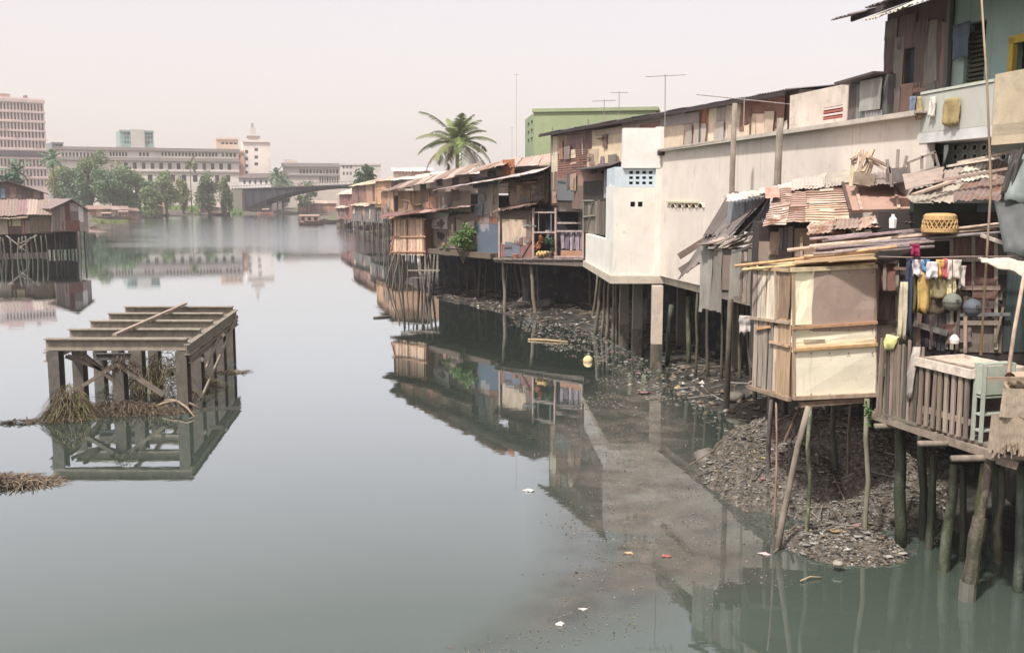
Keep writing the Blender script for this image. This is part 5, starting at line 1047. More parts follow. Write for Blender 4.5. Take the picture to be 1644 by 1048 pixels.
# roofs of the house
roof(h, W.p(sL - .3, zR - .02, .75), W.p(sT + .3, zR + .02, .75), W.p(sT + .3, zR + .95, -3), W.p(sL - .3, zR + .95, -3), 4, 1, [(104, 96, 96), (120, 110, 108)], 'cv', .35, .14, .02)
bar(h, W.p(sL - .3, zR - .08, .72), W.p(sT + .3, zR - .06, .72), .05, .12, (84, 72, 72), 'fascia_board')
roof(h, W.p(sT - .95, 9.72, 1.35), W.p(W.L, 9.75, 1.35), W.p(W.L, 10.3, -.05), W.p(sT - .95, 10.3, -.05), 7, 1, [(172, 164, 154), (186, 178, 166), (150, 142, 136)], 'cv', .25, .14, .02)
# balcony
B = Wall((8.14, 20.25), (9.42, 12.6)); zb0, zb1 = 6.98, 7.28
mm = M(); q = [B.p(0, 0, 0), B.p(B.L, 0, 0), B.p(B.L, 0, -1.15), B.p(0, 0, -1.15)]; mm.prism([(p.x, p.y) for p in q], zb0 + .1, zb1); mm.build('balcony_slab', 'concrete', h, (206, 208, 206))
sC = B.sz(1592, 200)[0]
B.holed(h, .02, sC, zb1 + .004, 8.02, [], .08, 'plaster', (186, 190, 180), name='balcony_parapet'); B.holed(h, sC + .02, B.L, zb0 - .05, 8.16, [], .14, 'concrete', (206, 190, 160), name='concrete_parapet')
bar(h, B.p(0, 8.06, -.03), B.p(sC, 8.06, -.03), .1, .05, (196, 202, 190), 'balcony_rail', 'plain')
for k in range(3): bar(h, B.p(.03, zb1, -.2 - .4 * k), B.p(.03, 8.03, -.2 - .4 * k), .05, .05, (176, 182, 170), 'balcony_post', 'plain')
# lower wall with oval vents
L_ = Wall(B.p(-.3, 0, -.75).xy, B.p(B.L, 0, -.75).xy)
L_.holed(h, 0, L_.L, 2.7, zb0 + .09, [], 3, 'plaster', (156, 164, 162), name='lower_wall')
for j, yy in enumerate((237, 252)):
    for k in range(6 if j else 4):
        s_, z_ = L_.sz(1536 + k * 15.5, yy); mm = M(); n = 10
        mm.add([L_.p(s_ + math.cos(i * .628) * .075, z_ + math.sin(i * .628) * .055, .012) for i in range(n)], [tuple(range(n))]); vo_ = mm.build('vent_hole', 'dark', h, (30, 30, 32))
        mm = M(); vs = [L_.p(s_ + math.cos(i * .628) * .075 * r_, z_ + math.sin(i * .628) * .055 * r_, o) for o in (.002, .04) for r_ in (1., 1.35) for i in range(n)]
        mm.add(vs, [(2 * n + i, 2 * n + (i + 1) % n, 3 * n + (i + 1) % n, 3 * n + i) for i in range(n)] + [(3 * n + i, 3 * n + (i + 1) % n, n + (i + 1) % n, n + i) for i in range(n)] + [(2 * n + (i + 1) % n, 2 * n + i, i, (i + 1) % n) for i in range(n)]); mm.build('vent_ring', 'plaster', vo_, (190, 196, 194))
# washing on the balcony parapet and at the window
def hang(label, Wl, r, col, out=.08, n=9, m='cloth', fold=.02, group='clothes hung out to dry', cat='cloth', name='hanging_cloth', taper=0., bot=.03):
    s0, z0, s1, z1 = Wl.rect(r); mm = M(); vs = []; nv = 8; nu = n * 2
    ph = R.random() * 6
    for j in range(nv + 1):
        v = j / nv
        for i in range(nu + 1):
            u = i / nu; x = (u - .5) * (1 - taper * v + .16 * mnoise.noise(V((ph, v * 2.3, 1)))) + .09 * mnoise.noise(V((v * 2.1, ph, 5))) * (1 - v)
            vs.append(Wl.p((s0 + s1) / 2 + x * (s1 - s0), lerp(z0, z1, v) + (R.uniform(-bot, bot) + .10 * (z1 - z0) * mnoise.noise(V((u * 2.4, ph, 9))) if j == 0 else 0), out + fold * math.sin(u * 9 + ph + v * 1.5) * (1 - .6 * v) + fold * 1.4 * mnoise.noise(V((u * 3.1 + ph, v * 3.3, 2))) + R.uniform(-.003, .003)))
    Wd = nu + 1; k = len(vs); vs += [p - Wl.n * .012 for p in vs]; fs = []
    for j in range(nv):
        for i in range(nu): q = (j * Wd + i, j * Wd + i + 1, (j + 1) * Wd + i + 1, (j + 1) * Wd + i); fs += [q, tuple(x + k for x in reversed(q))]
    for i in range(nu): fs += [(i + 1, i, i + k, i + 1 + k), (nv * Wd + i, nv * Wd + i + 1, nv * Wd + i + 1 + k, nv * Wd + i + k)]
    for j in range(nv): fs += [(j * Wd, (j + 1) * Wd, (j + 1) * Wd + k, j * Wd + k), ((j + 1) * Wd + nu, j * Wd + nu, j * Wd + nu + k, (j + 1) * Wd + nu + k)]
    mm.add(vs, fs); o = mm.build(name, m, None, col, smooth=True); return tag(o, label, cat, group)
hang('blue and white cloth over the left end of the balcony parapet', B, (1466, 155, 1475, 186), (116, 128, 150)); hang('narrow tan cloth over the balcony parapet beside the blue one', B, (1477, 155, 1485, 190), (178, 158, 112)); hang('white towel hanging in the middle of the balcony parapet', B, (1498, 156, 1506, 188), (220, 214, 206)); hang('ochre sack hung at the right of the balcony parapet', B, (1521, 158, 1545, 200), (176, 156, 108))
hang('blue-grey curtain flapping from the teal wall window', Wt, (1540, 38, 1567, 93), (104, 118, 134), out=.15)
t_ = P(1574, -30, 15.6); mm = M(); bq = P(1591, 300, 15.4); mm.tube([bq - V((0, 0, 2.6)), bq, lerp(bq, t_, .5) + V((.02, 0, 0)), t_], [.02, .019, .017, .015], 7); tag(mm.build('bamboo_pole', 'pole', None, (168, 146, 120), smooth=True), 'thin bamboo pole standing upright before the teal wall', 'pole')
# ================================================================ lean-to against the white wall
Q = P
h = T('lean_to_shed', 'collapsing lean-to of grey sheets against the white wall', 'shed', (5.2, 24, .5))
roof(h, Q(1094, 440, 25.2), Q(1128, 418, 23.6), Q(1232, 318, 23.4), Q(1172, 318, 25.6), 3, 2, [(112, 104, 100), (128, 118, 112), (98, 92, 90)], 'cv', .35, .12, .02, tilt=.05, jag=.06)
bar(h, Q(1090, 412, 25.4), Q(1172, 360, 25.4), .06, .16, (128, 112, 104), 'barge_board'); bar(h, Q(1092, 436, 25.2), Q(1130, 412, 25.0), .06, .2, (118, 104, 98), 'barge_board')
Wn = Wall(Q(1122, 440, 23.6).xy, Q(1214, 440, 22.6).xy)
Wn.body(h, (1130, 402, 1214, 470), 1.6, (52, 48, 46), 'dark')
Wn.panel(h, (1124, 398, 1142, 498), 'cv', (150, 146, 140), .2, out=.06, jag=.05); Wn.panel(h, (1140, 404, 1162, 500), 'cv', (134, 126, 118), .35, out=.04, jag=.05); Wn.panel(h, (1156, 410, 1176, 466), 'f', (132, 116, 108), out=.03); Wn.panel(h, (1175, 404, 1190, 478), 'cv', (140, 134, 126), .3, out=.06, jag=.05); Wn.planks(h, (1188, 402, 1214, 482), 4, [(134, 122, 112), (112, 100, 94), (150, 136, 122)], .05, rag=.09)
Wg = Wall(Q(1166, 350, 24.4).xy, Q(1240, 350, 23.2).xy); Wg.panel(h, (1168, 318, 1196, 378), 'cv', (128, 132, 136), .15, out=.02); Wg.panel(h, (1194, 316, 1236, 372), 'cv', (116, 118, 124), .2, out=.0)
bar(h, Q(1168, 316, 24.0), Q(1240, 312, 23.0), .3, .05, (206, 190, 176), 'ridge_board')
for x0, y0, x1, y1, w, c in ((1196, 386, 1236, 318, .28, (140, 136, 132)), (1202, 392, 1244, 330, .22, (190, 168, 150)), (1210, 392, 1236, 352, .12, (176, 150, 134)), (1170, 378, 1210, 336, .2, (104, 100, 102)), (1180, 384, 1224, 340, .16, (150, 140, 136))): bar(h, Q(x0, y0, 23.0), Q(x1, y1, 22.9), w, .03, c, 'fallen_sheet', 'zinc')
for k in range(9):
    a = Q(1120 + k * 9.5, 406 - R.uniform(0, 14), 23.3); b_ = a + V((R.uniform(.3, .7), R.uniform(-.3, .5), R.uniform(.05, .35))); bar(h, a, b_, .22, .02, jit((168, 150, 138), .15), 'tile_scrap', 'zinc')
bar(h, Q(1176, 406, 22.5), Q(1248, 378, 22.2), .06, .06, (104, 96, 96), 'rafter')
for xt, yt, xb, yb, r in ((1135, 470, 1136, 600, .06), (1160, 470, 1158, 604, .05), (1185, 470, 1186, 610, .06), (1200, 468, 1204, 616, .05), (1212, 430, 1212, 640, .07), (1120, 470, 1116, 596, .05)): stilt(h, xt, yt, xb, yb, r, (96, 88, 78), zb=.3)
hang('crumpled white rag hung on the hut corner stilt', Wall(Q(1186, 520, 19.6).xy, Q(1208, 520, 19.5).xy), (1187, 506, 1205, 534), (206, 196, 192), out=.05, n=3, fold=.05, bot=.06)
# ================================================================ rear shack with rusty roof
Wr = Wall(Q(1214, 420, 20.4).xy, Q(1480, 420, 19.9).xy)
h = T('rusty_roof_shack', 'shack with rust striped corrugated roof behind the cream hut', 'house', (6.3, 20.6, 1.4))
r0 = Wr.rect((1216, 358, 1478, 560)); Wr.body(h, (r0[0], 2.5, r0[2], r0[3]), 1.6, (60, 54, 52), 'dark', raw=True)
Wr.panel(h, (1218, 388, 1248, 452), 'f', (150, 130, 116)); Wr.planks(h, (1248, 366, 1272, 440), 3, [(112, 108, 108), (128, 120, 116)], .04); Wr.panel(h, (1274, 366, 1306, 440), 'f', (146, 128, 118)); Wr.planks(h, (1306, 366, 1470, 440), 16, [(118, 106, 98), (134, 122, 114), (100, 92, 88)], .03)
def ch(c0, c1, n, cols, rust, x): pass
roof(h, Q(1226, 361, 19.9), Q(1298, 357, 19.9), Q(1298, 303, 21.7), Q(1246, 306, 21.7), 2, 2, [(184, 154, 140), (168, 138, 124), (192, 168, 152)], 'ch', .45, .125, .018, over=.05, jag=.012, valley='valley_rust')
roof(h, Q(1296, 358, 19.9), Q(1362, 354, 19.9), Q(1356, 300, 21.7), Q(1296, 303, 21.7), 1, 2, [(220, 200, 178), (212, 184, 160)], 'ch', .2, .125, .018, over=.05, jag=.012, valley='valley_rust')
patch('roof_sheet', h, 'zinc', (206, 150, 134), Q(1229, 322, 20.9), Q(1252, 321, 20.9), Q(1250, 303, 21.6), Q(1228, 305, 21.6), 'ch', .13, .022, rust=.5, off=.05)
d_ = [Q(1364, 347, 19.9), Q(1464, 344, 19.9), Q(1456, 299, 21.4), Q(1352, 302, 21.4)]
patch('brown_roof_board', h, 'board', (176, 140, 124), *d_, 'f', t=.03, off=.09)
for u in (.0, .18, .78, 1.): bar(h, lerp(d_[0], d_[1], u) + V((0, -.03, .12)), lerp(d_[3], d_[2], u) + V((0, -.03, .12)), .06, .03, (196, 168, 150) if 0 < u < 1 else (96, 80, 76), 'batten')
for a, b_ in ((0, 1), (3, 2)): bar(h, d_[a] + V((0, -.03, .1)), d_[b_] + V((0, -.03, .1)), .05, .03, (110, 90, 84), 'batten')
roof(h, Q(1224, 309, 21.6), Q(1372, 292, 21.6), Q(1372, 270, 23), Q(1224, 300, 23), 3, 1, [(200, 186, 174), (182, 164, 150)], 'cv', .4, .085, .011, tilt=.03)
roof(h, Q(1168, 322, 22.4), Q(1240, 312, 22.0), Q(1240, 302, 22.8), Q(1170, 312, 22.8), 2, 1, [(214, 202, 190)], 'cv', .1, .085, .011)
roof(h, Q(1372, 300, 20.6), Q(1472, 288, 20.4), Q(1472, 274, 21.4), Q(1372, 284, 21.4), 3, 1, [(190, 176, 166), (164, 148, 138)], 'cv', .4, .085, .011, tilt=.03)
for x in (1262, 1330, 1400, 1455): stilt(h, x, 470, x, 700 if x > 1300 else 690, .08, (84, 78, 70), zb=.8, dy=0)
clutter(Wr, h, (1222, 370, 1470, 440), 8, .2, .6, .08, None, 8)
mm = M(); mm.prism([(r_.x, r_.y) for r_ in (Wr.p(r0[0], 0, .5), Wr.p(r0[2], 0, .5), Wr.p(r0[2], 0, -1.6), Wr.p(r0[0], 0, -1.6))], 2.38, 2.495); mm.build('floor', 'wood', h, (104, 94, 84))
# ---------------------------------------------------------------- front roofs over the deck
Ws = Wall(Q(1402, 480, 18.5).xy, Q(1690, 480, 17.6).xy)
h = T('deck_shack', 'panelled shack with pale ragged sheet roof behind the deck', 'house', (8.2, 18.3, 0))
r0 = Ws.rect((1404, 372, 1690, 600)); Ws.body(h, (r0[0], 2.45, r0[2], 5.75), 1.3, (62, 56, 54), 'dark', raw=True)
for r, c in (((1404, 421, 1439, 466), (150, 104, 98)), ((1404, 474, 1439, 516), (134, 112, 106)), ((1404, 520, 1439, 604), (196, 174, 166)), ((1531, 380, 1559, 412), (140, 112, 104)), ((1565, 380, 1595, 412), (124, 92, 90)), ((1541, 425, 1561, 457), (128, 84, 84)), ((1565, 424, 1597, 457), (116, 82, 80)), ((1536, 520, 1608, 566), (122, 108, 98)), ((1612, 440, 1660, 566), (62, 78, 78)), ((1600, 380, 1640, 440), (84, 84, 80))): Ws.panel(h, r, 'f', c, out=.03, m='wood' if c[0] < 150 else 'board')
for x, y0, y1 in ((1440, 418, 560), (1527, 376, 560), (1562, 376, 460), (1598, 376, 560), (1420, 421, 466)): Ws.strip(h, x, y0, x, y1, .06, (166, 156, 142), .06, 'door_stile', t=.06)
for x0, x1, y, c in ((1524, 1600, 376, (160, 148, 134)), (1524, 1600, 416, (170, 158, 144)), (1534, 1604, 461, (178, 150, 138)), (1534, 1606, 517, (150, 136, 124)), (1402, 1440, 470, (92, 76, 74)), (1402, 1440, 517, (92, 76, 74)), (1402, 1440, 419, (92, 76, 74))): Ws.strip(h, x0, y, x1, y, .08, c, .09, 'door_rail')
Ws.planks(h, (1534, 466, 1608, 514), 3, [(96, 88, 84), (112, 102, 96), (80, 76, 76)], .05, hor=True); Ws.planks(h, (1466, 500, 1524, 560), 9, [(104, 100, 98), (128, 122, 114), (84, 82, 82)], .04); Ws.strip(h, 1466, 518, 1520, 534, .1, (134, 132, 128), .1, 'brace')
Ws.planks(h, (1440, 430, 1466, 560), 4, [(110, 100, 92), (90, 84, 80)], .03)
roof(h, Q(1296, 376, 18.7), Q(1420, 360, 18.6), Q(1416, 346, 19.8), Q(1306, 358, 19.8), 3, 1, [(190, 166, 152), (168, 138, 124), (196, 176, 162)], 'cv', .5, .085, .011, tilt=.03, jag=.08)
roof(h, Q(1400, 362, 18.6), Q(1480, 352, 18.4), Q(1474, 342, 19.6), Q(1400, 350, 19.6), 2, 1, [(190, 174, 162), (166, 146, 134)], 'cv', .4, .085, .011, tilt=.03, jag=.08)
roof(h, Q(1464, 323, 17.5), Q(1604, 318, 17.1), Q(1640, 252, 18.9), Q(1470, 284, 19.3), 4, 2, [(196, 178, 164), (178, 156, 144), (204, 188, 174), (150, 132, 122)], 'cv', .45, .085, .012, tilt=.03, jag=.06)
patch('roof_sheet', h, 'zinc', (168, 150, 138), Q(1455, 312, 17.9), Q(1512, 300, 17.8), Q(1516, 276, 18.9), Q(1450, 288, 19.0), 'f', rust=.3, off=.09)
for a, b_, c, w in (((1520, 276, 18.3), (1604, 262, 18.1), (222, 206, 190), .12), ((1500, 300, 17.7), (1640, 276, 17.4), (176, 150, 138), .1), ((1536, 270, 18.6), (1640, 250, 18.3), (216, 198, 182), .14), ((1466, 322, 17.3), (1530, 300, 17.6), (206, 178, 160), .1)): bar(h, Q(*a) + V((0, 0, .1)), Q(*b_) + V((0, 0, .1)), w, .04, c, 'loose_plank')
Wd_ = Wall(Q(1466, 340, 18.3).xy, Q(1660, 340, 17.8).xy); rr_ = Wd_.rect((1466, 322, 1650, 372)); Wd_.body(h, (rr_[0], 5.2, rr_[2], rr_[3] - .05), .5, (76, 88, 80), 'dark', 'upper_wall', raw=True)
Wd_.panel(h, (1568, 326, 1600, 352), 'f', (92, 112, 116), m='plain')
clutter(Ws, h, (1466, 430, 1600, 556), 10, .12, .45, .08, [(110, 100, 94), (84, 78, 76), (134, 120, 110), (120, 88, 82)], 8)
# long poles and planks laid along the eaves
PC = [(168, 150, 146), (150, 134, 136), (184, 164, 150), (196, 172, 150), (132, 116, 116)]
for x0, y0, x1, y1, Y0, Y1, r in ((1264, 402, 1600, 366, 18.3, 17.2, .035), (1300, 396, 1480, 378, 18.0, 17.7, .04), (1320, 388, 1560, 364, 18.5, 17.6, .03), (1310, 400, 1530, 384, 17.6, 17.3, .028), (1340, 404, 1500, 388, 17.5, 17.2, .03), (1350, 394, 1620, 372, 17.9, 17.0, .03), (1440, 380, 1620, 362, 17.8, 17.1, .03), (1480, 372, 1640, 356, 17.6, 17.0, .028), (1306, 408, 1440, 396, 17.4, 17.2, .03), (1380, 404, 1500, 396, 17.3, 17.1, .035), (1300, 384, 1400, 374, 18.4, 18.2, .03)):
    pole(h, Q(x0, y0, Y0), Q(x1, y1, Y1), r, r * .8, jit(R.choice(PC), .1), 'roof_pole', bend=.02)
for x0, y0, x1, y1, Y, w in ((1306, 398, 1440, 384, 17.9, .1), (1330, 384, 1480, 368, 18.2, .12), (1400, 392, 1530, 378, 17.6, .1), (1350, 404, 1460, 394, 17.4, .08)): bar(h, Q(x0, y0, Y), Q(x1, y1, Y - .2), .14, w * .3, jit(R.choice(PC), .1), 'roof_plank')
bar(h, Q(1576, 378, 16.6), Q(1650, 404, 15.6), .05, .05, (188, 176, 168), 'slanting_pole')
for xt, yt, xb, yb, r, z_ in ((1444, 690, 1445, 850, .11, .3), (1478, 690, 1482, 840, .08, .3), (1600, 745, 1596, 880, .08, 0)): stilt(h, xt, yt, xb, yb, r, (74, 78, 66), zb=z_, m='slime')
# ================================================================ cream hut on stilts
c0, c1, c2 = G(1272, 640, 2.5), G(1405, 634, 2.5), G(1209, 621, 2.5)
Wf, Wl = Wall(c0.xy, c1.xy), Wall(c2.xy, c0.xy)
h = T('cream_hut', 'small cream panelled hut on thin stilts above the rubble heap', 'hut', (c0.x, c0.y, .4))
zt = Wf.sz(1338, 430)[1]; CR = (250, 241, 208)
c3 = c1 + (c2 - c0); mm = M(); mm.prism([(lerp(p, (c0 + c3) / 2, .02).x, lerp(p, (c0 + c3) / 2, .02).y) for p in (c0, c1, c3, c2)], 2.5, zt); mm.build('inner_wall', 'board', h, (110, 94, 80))
Wf.panel(h, (1270, 433, 1306, 522), 'f', CR, out=.02, m='painted', jag=.01); Wf.panel(h, (1303, 428, 1404, 530), 'f', (172, 150, 137), out=.035, jag=.045, name='brown_board', sk=.02, warp=.025); Wf.panel(h, (1271, 524, 1404, 547), 'f', CR, out=.02, m='painted'); Wf.panel(h, (1271, 546, 1404, 563), 'f', (244, 229, 188), out=.024, m='painted'); Wf.panel(h, (1273, 562, 1405, 637), 'f', (252, 243, 212), out=.03, m='painted')
Wf.strip(h, 1270, 526, 1405, 517, .05, (196, 150, 112), .06, 'rail'); Wf.strip(h, 1271, 561, 1405, 552, .05, (206, 164, 112), .06, 'rail'); Wf.strip(h, 1268, 433, 1405, 427, .07, (214, 192, 152), .05, 'top_rail'); Wf.strip(h, 1271, 430, 1273, 640, .035, (190, 160, 128), .04, 'corner_post', t=.035); Wf.strip(h, 1404, 428, 1406, 634, .02, (176, 150, 126), .025, 'corner_post', t=.02); Wf.strip(h, 1271, 638, 1408, 632, .07, (186, 160, 136), .06, 'sill_beam'); Wf.strip(h, 1288, 546, 1322, 545, .02, (160, 130, 100), .05, 'crack_strip')
Wf.strip(h, 1284, 649, 1385, 641, .1, (140, 116, 98), .0, 'joist')
WT = [(206, 190, 168), (214, 200, 178), (184, 166, 146), (196, 182, 168)]
Wl.planks(h, (1210, 432, 1254, 516), 6, WT, .03); Wl.panel(h, (1250, 432, 1270, 512), 'f', (150, 124, 102), out=.03, m='wood'); Wl.strip(h, 1250, 432, 1250, 512, .05, (200, 176, 146), .06, 'batten')
Wl.planks(h, (1211, 516, 1250, 626), 5, [(178, 164, 148), (192, 174, 152), (156, 146, 134)], .03); Wl.panel(h, (1248, 512, 1271, 636), 'f', (176, 148, 120), out=.03, m='wood')
Wl.strip(h, 1209, 510, 1271, 518, .05, (186, 164, 138), .06, 'rail'); Wl.strip(h, 1240, 548, 1271, 556, .04, (196, 164, 130), .06, 'rail'); Wl.strip(h, 1205, 620, 1272, 641, .07, (150, 128, 108), .05, 'sill_beam'); Wl.strip(h, 1210, 430, 1272, 434, .06, (196, 168, 130), .05, 'top_rail'); Wl.strip(h, 1218, 528, 1240, 524, .05, (206, 160, 112), .06, 'batten')
for x0, y0, x1, y1, Y0, Y1, r, c in ((1180, 427, 1440, 396, 18.2, 17.0, .03, (216, 170, 120)), (1192, 433, 1330, 420, 18.0, 17.4, .028, (226, 196, 140)), (1210, 424, 1280, 416, 18.3, 17.8, .03, (206, 180, 150)), (1290, 412, 1410, 404, 17.6, 17.2, .03, (196, 164, 132))): pole(h, Q(x0, y0, Y0), Q(x1, y1, Y1), r, r * .85, c, 'roof_pole', bend=.012)
patch('roof_sheet', h, 'board', (214, 184, 140), Q(1210, 433, 18.4), Q(1404, 425, 17.3), Q(1410, 414, 18.9), Q(1225, 424, 19.4), 'f', t=.03, off=.03)
patch('roof_sheet', h, 'board', (196, 164, 126), Q(1272, 426, 17.25), Q(1404, 416, 17.1), Q(1408, 408, 18.2), Q(1285, 418, 18.4), 'f', t=.03, off=.05)
for xt, yt, xb, yb, r, c, m_ in ((1239, 642, 1232, 800, .055, (96, 92, 86), 'pole'), (1246, 646, 1244, 838, .022, (146, 120, 106), 'pole'), (1298, 652, 1252, 872, .055, (140, 128, 110), 'pole'), (1301, 652, 1297, 862, .04, (120, 124, 100), 'slime'), (1284, 652, 1236, 770, .035, (120, 96, 80), 'pole'), (1338, 645, 1339, 800, .06, (96, 90, 80), 'pole'), (1366, 646, 1356, 806, .03, (120, 108, 92), 'pole'), (1392, 640, 1391, 858, .05, (128, 122, 104), 'pole')): stilt(h, xt, yt, xb, yb, r, c, m=m_, zb=.12, ext=.4)
c = Q(1394, 660, 16.4); mm = M(); leaves(mm, c, .07, .07, .34, 90, .035, 6); o = mm.build('creeper', 'leaf', None, (98, 134, 76)); tag(o, 'small green creeper on the right stilt of the cream hut', 'plant')
for x, y in [(x, y) for x in (1275, 1300, 1330, 1360, 1398) for y in (437, 529, 566, 632)]:
    q_ = Wf.sz(x, y); mm = M(); mm.tube([Wf.p(q_[0], q_[1], .045), Wf.p(q_[0], q_[1], .06)], .012, 6); mm.build('nail_head', 'plain', h, (104, 84, 70))
# ================================================================ deck, fence and household things
e0, e1 = G(1400, 660, 2.42), G(1596, 722, 2.42); e0.z = e1.z = 0
h = T('timber_deck', 'weathered timber deck on thick mossy posts beside the cream hut', 'deck', (6.8, 15.5, 0))
n = 9
for k in range(n):
    u0, u1 = k / n, (k + .93) / n; a, b_ = lerp(e0, e1, u0), lerp(e0, e1, u1); w_ = 4.6; xo = R.uniform(-.06, .06)
    mm = M(); mm.hexa([(a.x + xo, a.y, 2.42), (a.x + w_, a.y + .6, 2.42), (b_.x + w_, b_.y + .6, 2.42), (b_.x + xo, b_.y, 2.42)], [(a.x + xo, a.y, 2.465), (a.x + w_, a.y + .6, 2.465), (b_.x + w_, b_.y + .6, 2.465), (b_.x + xo, b_.y, 2.465)]); mm.build('deck_plank', 'wood', h, jit((140, 126, 112), .14))
bar(h, e0 + V((.0, .1, 2.35)), e1 + V((.0, -.1, 2.35)), .09, .12, (146, 132, 118), 'edge_beam'); bar(h, e0 + V((.9, .1, 2.32)), e1 + V((.9, -.1, 2.32)), .12, .18, (96, 86, 76), 'joist'); bar(h, e0 + V((2.4, .1, 2.32)), e1 + V((2.4, -.1, 2.32)), .12, .18, (96, 86, 76), 'joist')
for x0, x1, y, Y in ((1474, 1560, 712, 14.75), (1527, 1660, 736, 14.05), (1404, 1450, 684, 16.2)): a = Q(x0, y, Y); b_ = Q(x1, y, Y); pole(h, a, b_ + V((1.2, .1, 0)), .05, .05, (138, 126, 112), 'cross_log', bend=.01)
bar(h, Q(1600, 738, 13.9), Q(1634, 748, 13.75), .1, .09, (150, 134, 118), 'beam_end')
for xt, yt, xb, yb, r, c in ((1532, 745, 1515, 915, .10, (92, 98, 80)), (1590, 722, 1552, 962, .085, (136, 120, 102)), (1580, 745, 1560, 935, .07, (110, 124, 70)), (1640, 745, 1634, 950, .09, (86, 96, 86)), (1608, 750, 1602, 902, .08, (110, 102, 90)), (1500, 730, 1492, 880, .08, (70, 72, 62)), (1546, 750, 1548, 890, .07, (64, 64, 56)), (1660, 750, 1664, 900, .1, (64, 64, 58))): stilt(h, xt, yt, xb, yb, r, c, m='slime', name='post', r1=r * .7)
mm = M(); b0, t0 = G(1552, 962), None; b1 = Q(1572, 830, b0.y); mm.tube([lerp(b0, b1, k / 8) + V((R.uniform(-.01, .01), 0, 0)) for k in range(9)], [R.uniform(.095, .125) for k in range(9)], 9); mm.build('barnacle_crust', 'slime', h, (92, 84, 72))
mm = M(); mm.tube([b0 - V((0, 0, .3)), b0 + V((0.005, 0, .28))], [.13, .12], 9); mm.build('post_footing', 'concrete', h, (108, 104, 96))
Wk = Wall(e0.xy, e1.xy)
mm = M(); mm.prism([(9.3, 12.0), (9.6, 12.0), (9.6, 19.5), (9.3, 19.5)], -.5, 2.41); mm.build('added_shade_backing', 'concrete', h, (26, 27, 28))  # near-black wall added to darken the space under the deck
def fence_row(t, x0, x1, yt0, yt1, yb0, yb1, n, cols, w=.07, out=.03, rag=.06):
    for k in range(n):
        u = (k + .5) / n; x = lerp(x0, x1, u); yt = lerp(yt0, yt1, u); yb = lerp(yb0, yb1, u); s_, z1 = Wk.sz(x, yt); z0 = Wk.sz(x, yb)[1]; z1 += R.uniform(-rag, rag); ww = w * R.uniform(.7, 1.2)
        mm = M(); a, b_ = Wk.p(s_ - ww / 2, 0, out), Wk.p(s_ + ww / 2, 0, out); ln = R.uniform(-.06, .06)
        mm.hexa([Wk.p(s_ - ww / 2, z0, out), Wk.p(s_ + ww / 2, z0, out), Wk.p(s_ + ww / 2, z0, out - .02), Wk.p(s_ - ww / 2, z0, out - .02)], [Wk.p(s_ - ww / 2 + ln, z1, out), Wk.p(s_ + ww / 2 + ln, z1, out), Wk.p(s_ + ww / 2 + ln, z1, out - .02), Wk.p(s_ - ww / 2 + ln, z1, out - .02)]); mm.build('picket', 'wood', t, jit(R.choice(cols), .12))
f = T('picket_fence', 'grey weathered picket fence along the deck edge right of the cream hut', 'fence', (5.85, 15.8, 2.46))
fence_row(f, 1412, 1484, 548, 556, 668, 690, 13, [(122, 112, 100), (138, 124, 110), (98, 92, 84), (150, 136, 122)], .06, rag=.1)
for y0, y1 in ((586, 594), (640, 656)): a, b_ = Wk.sz(1410, y0), Wk.sz(1486, y1); bar(f, Wk.p(a[0], a[1], -.01), Wk.p(b_[0], b_[1], -.01), .03, .07, (120, 108, 96), 'fence_rail')
# counter with slatted front
ct = T('slatted_counter', 'cream topped counter with slatted wooden front on the deck', 'counter', (6.3, 14.3, 2.46))
z1 = Wk.sz(1540, 604)[1]; sa, sb = Wk.sz(1478, 620)[0], Wk.sz(1563, 620)[0]; wd_ = .85
mm = M(); q = [Wk.p(sa - .05, 0, .08), Wk.p(sb + .05, 0, .08), Wk.p(sb + .05, 0, -wd_), Wk.p(sa - .05, 0, -wd_)]
mm.prism([(p.x, p.y) for p in q], z1 + .06, z1 + .1); mm.build('top', 'board', ct, (196, 176, 158))
for a, b_ in ((0, 1), (1, 2), (2, 3), (3, 0)): bar(ct, q[a] + V((0, 0, z1 + .1)), q[b_] + V((0, 0, z1 + .09)), .05, .13, (220, 206, 190), 'rim_board')
for k in range(8):
    s_ = lerp(sa + .08, sb - .05, k / 7); bar(ct, Wk.p(s_, 2.47, .05), Wk.p(s_ + R.uniform(-.03, .03), z1 + .05, .05), .075, .03, jit((150, 134, 118), .16), 'slat', up=Wk.n)
for z in (2.72, 3.5): bar(ct, Wk.p(sa, z, .02), Wk.p(sb, z, .02), .03, .09, (160, 142, 124), 'rail')
mm = M(); q2 = [Wk.p(sa + .1, 0, -.12), Wk.p(sb - .2, 0, -.12), Wk.p(sb - .2, 0, -wd_ + .1), Wk.p(sa + .1, 0, -wd_ + .1)]; mm.prism([(p.x, p.y) for p in q2], 2.475, z1 - .05); mm.build('inner_box', 'dark', ct, (74, 64, 56))
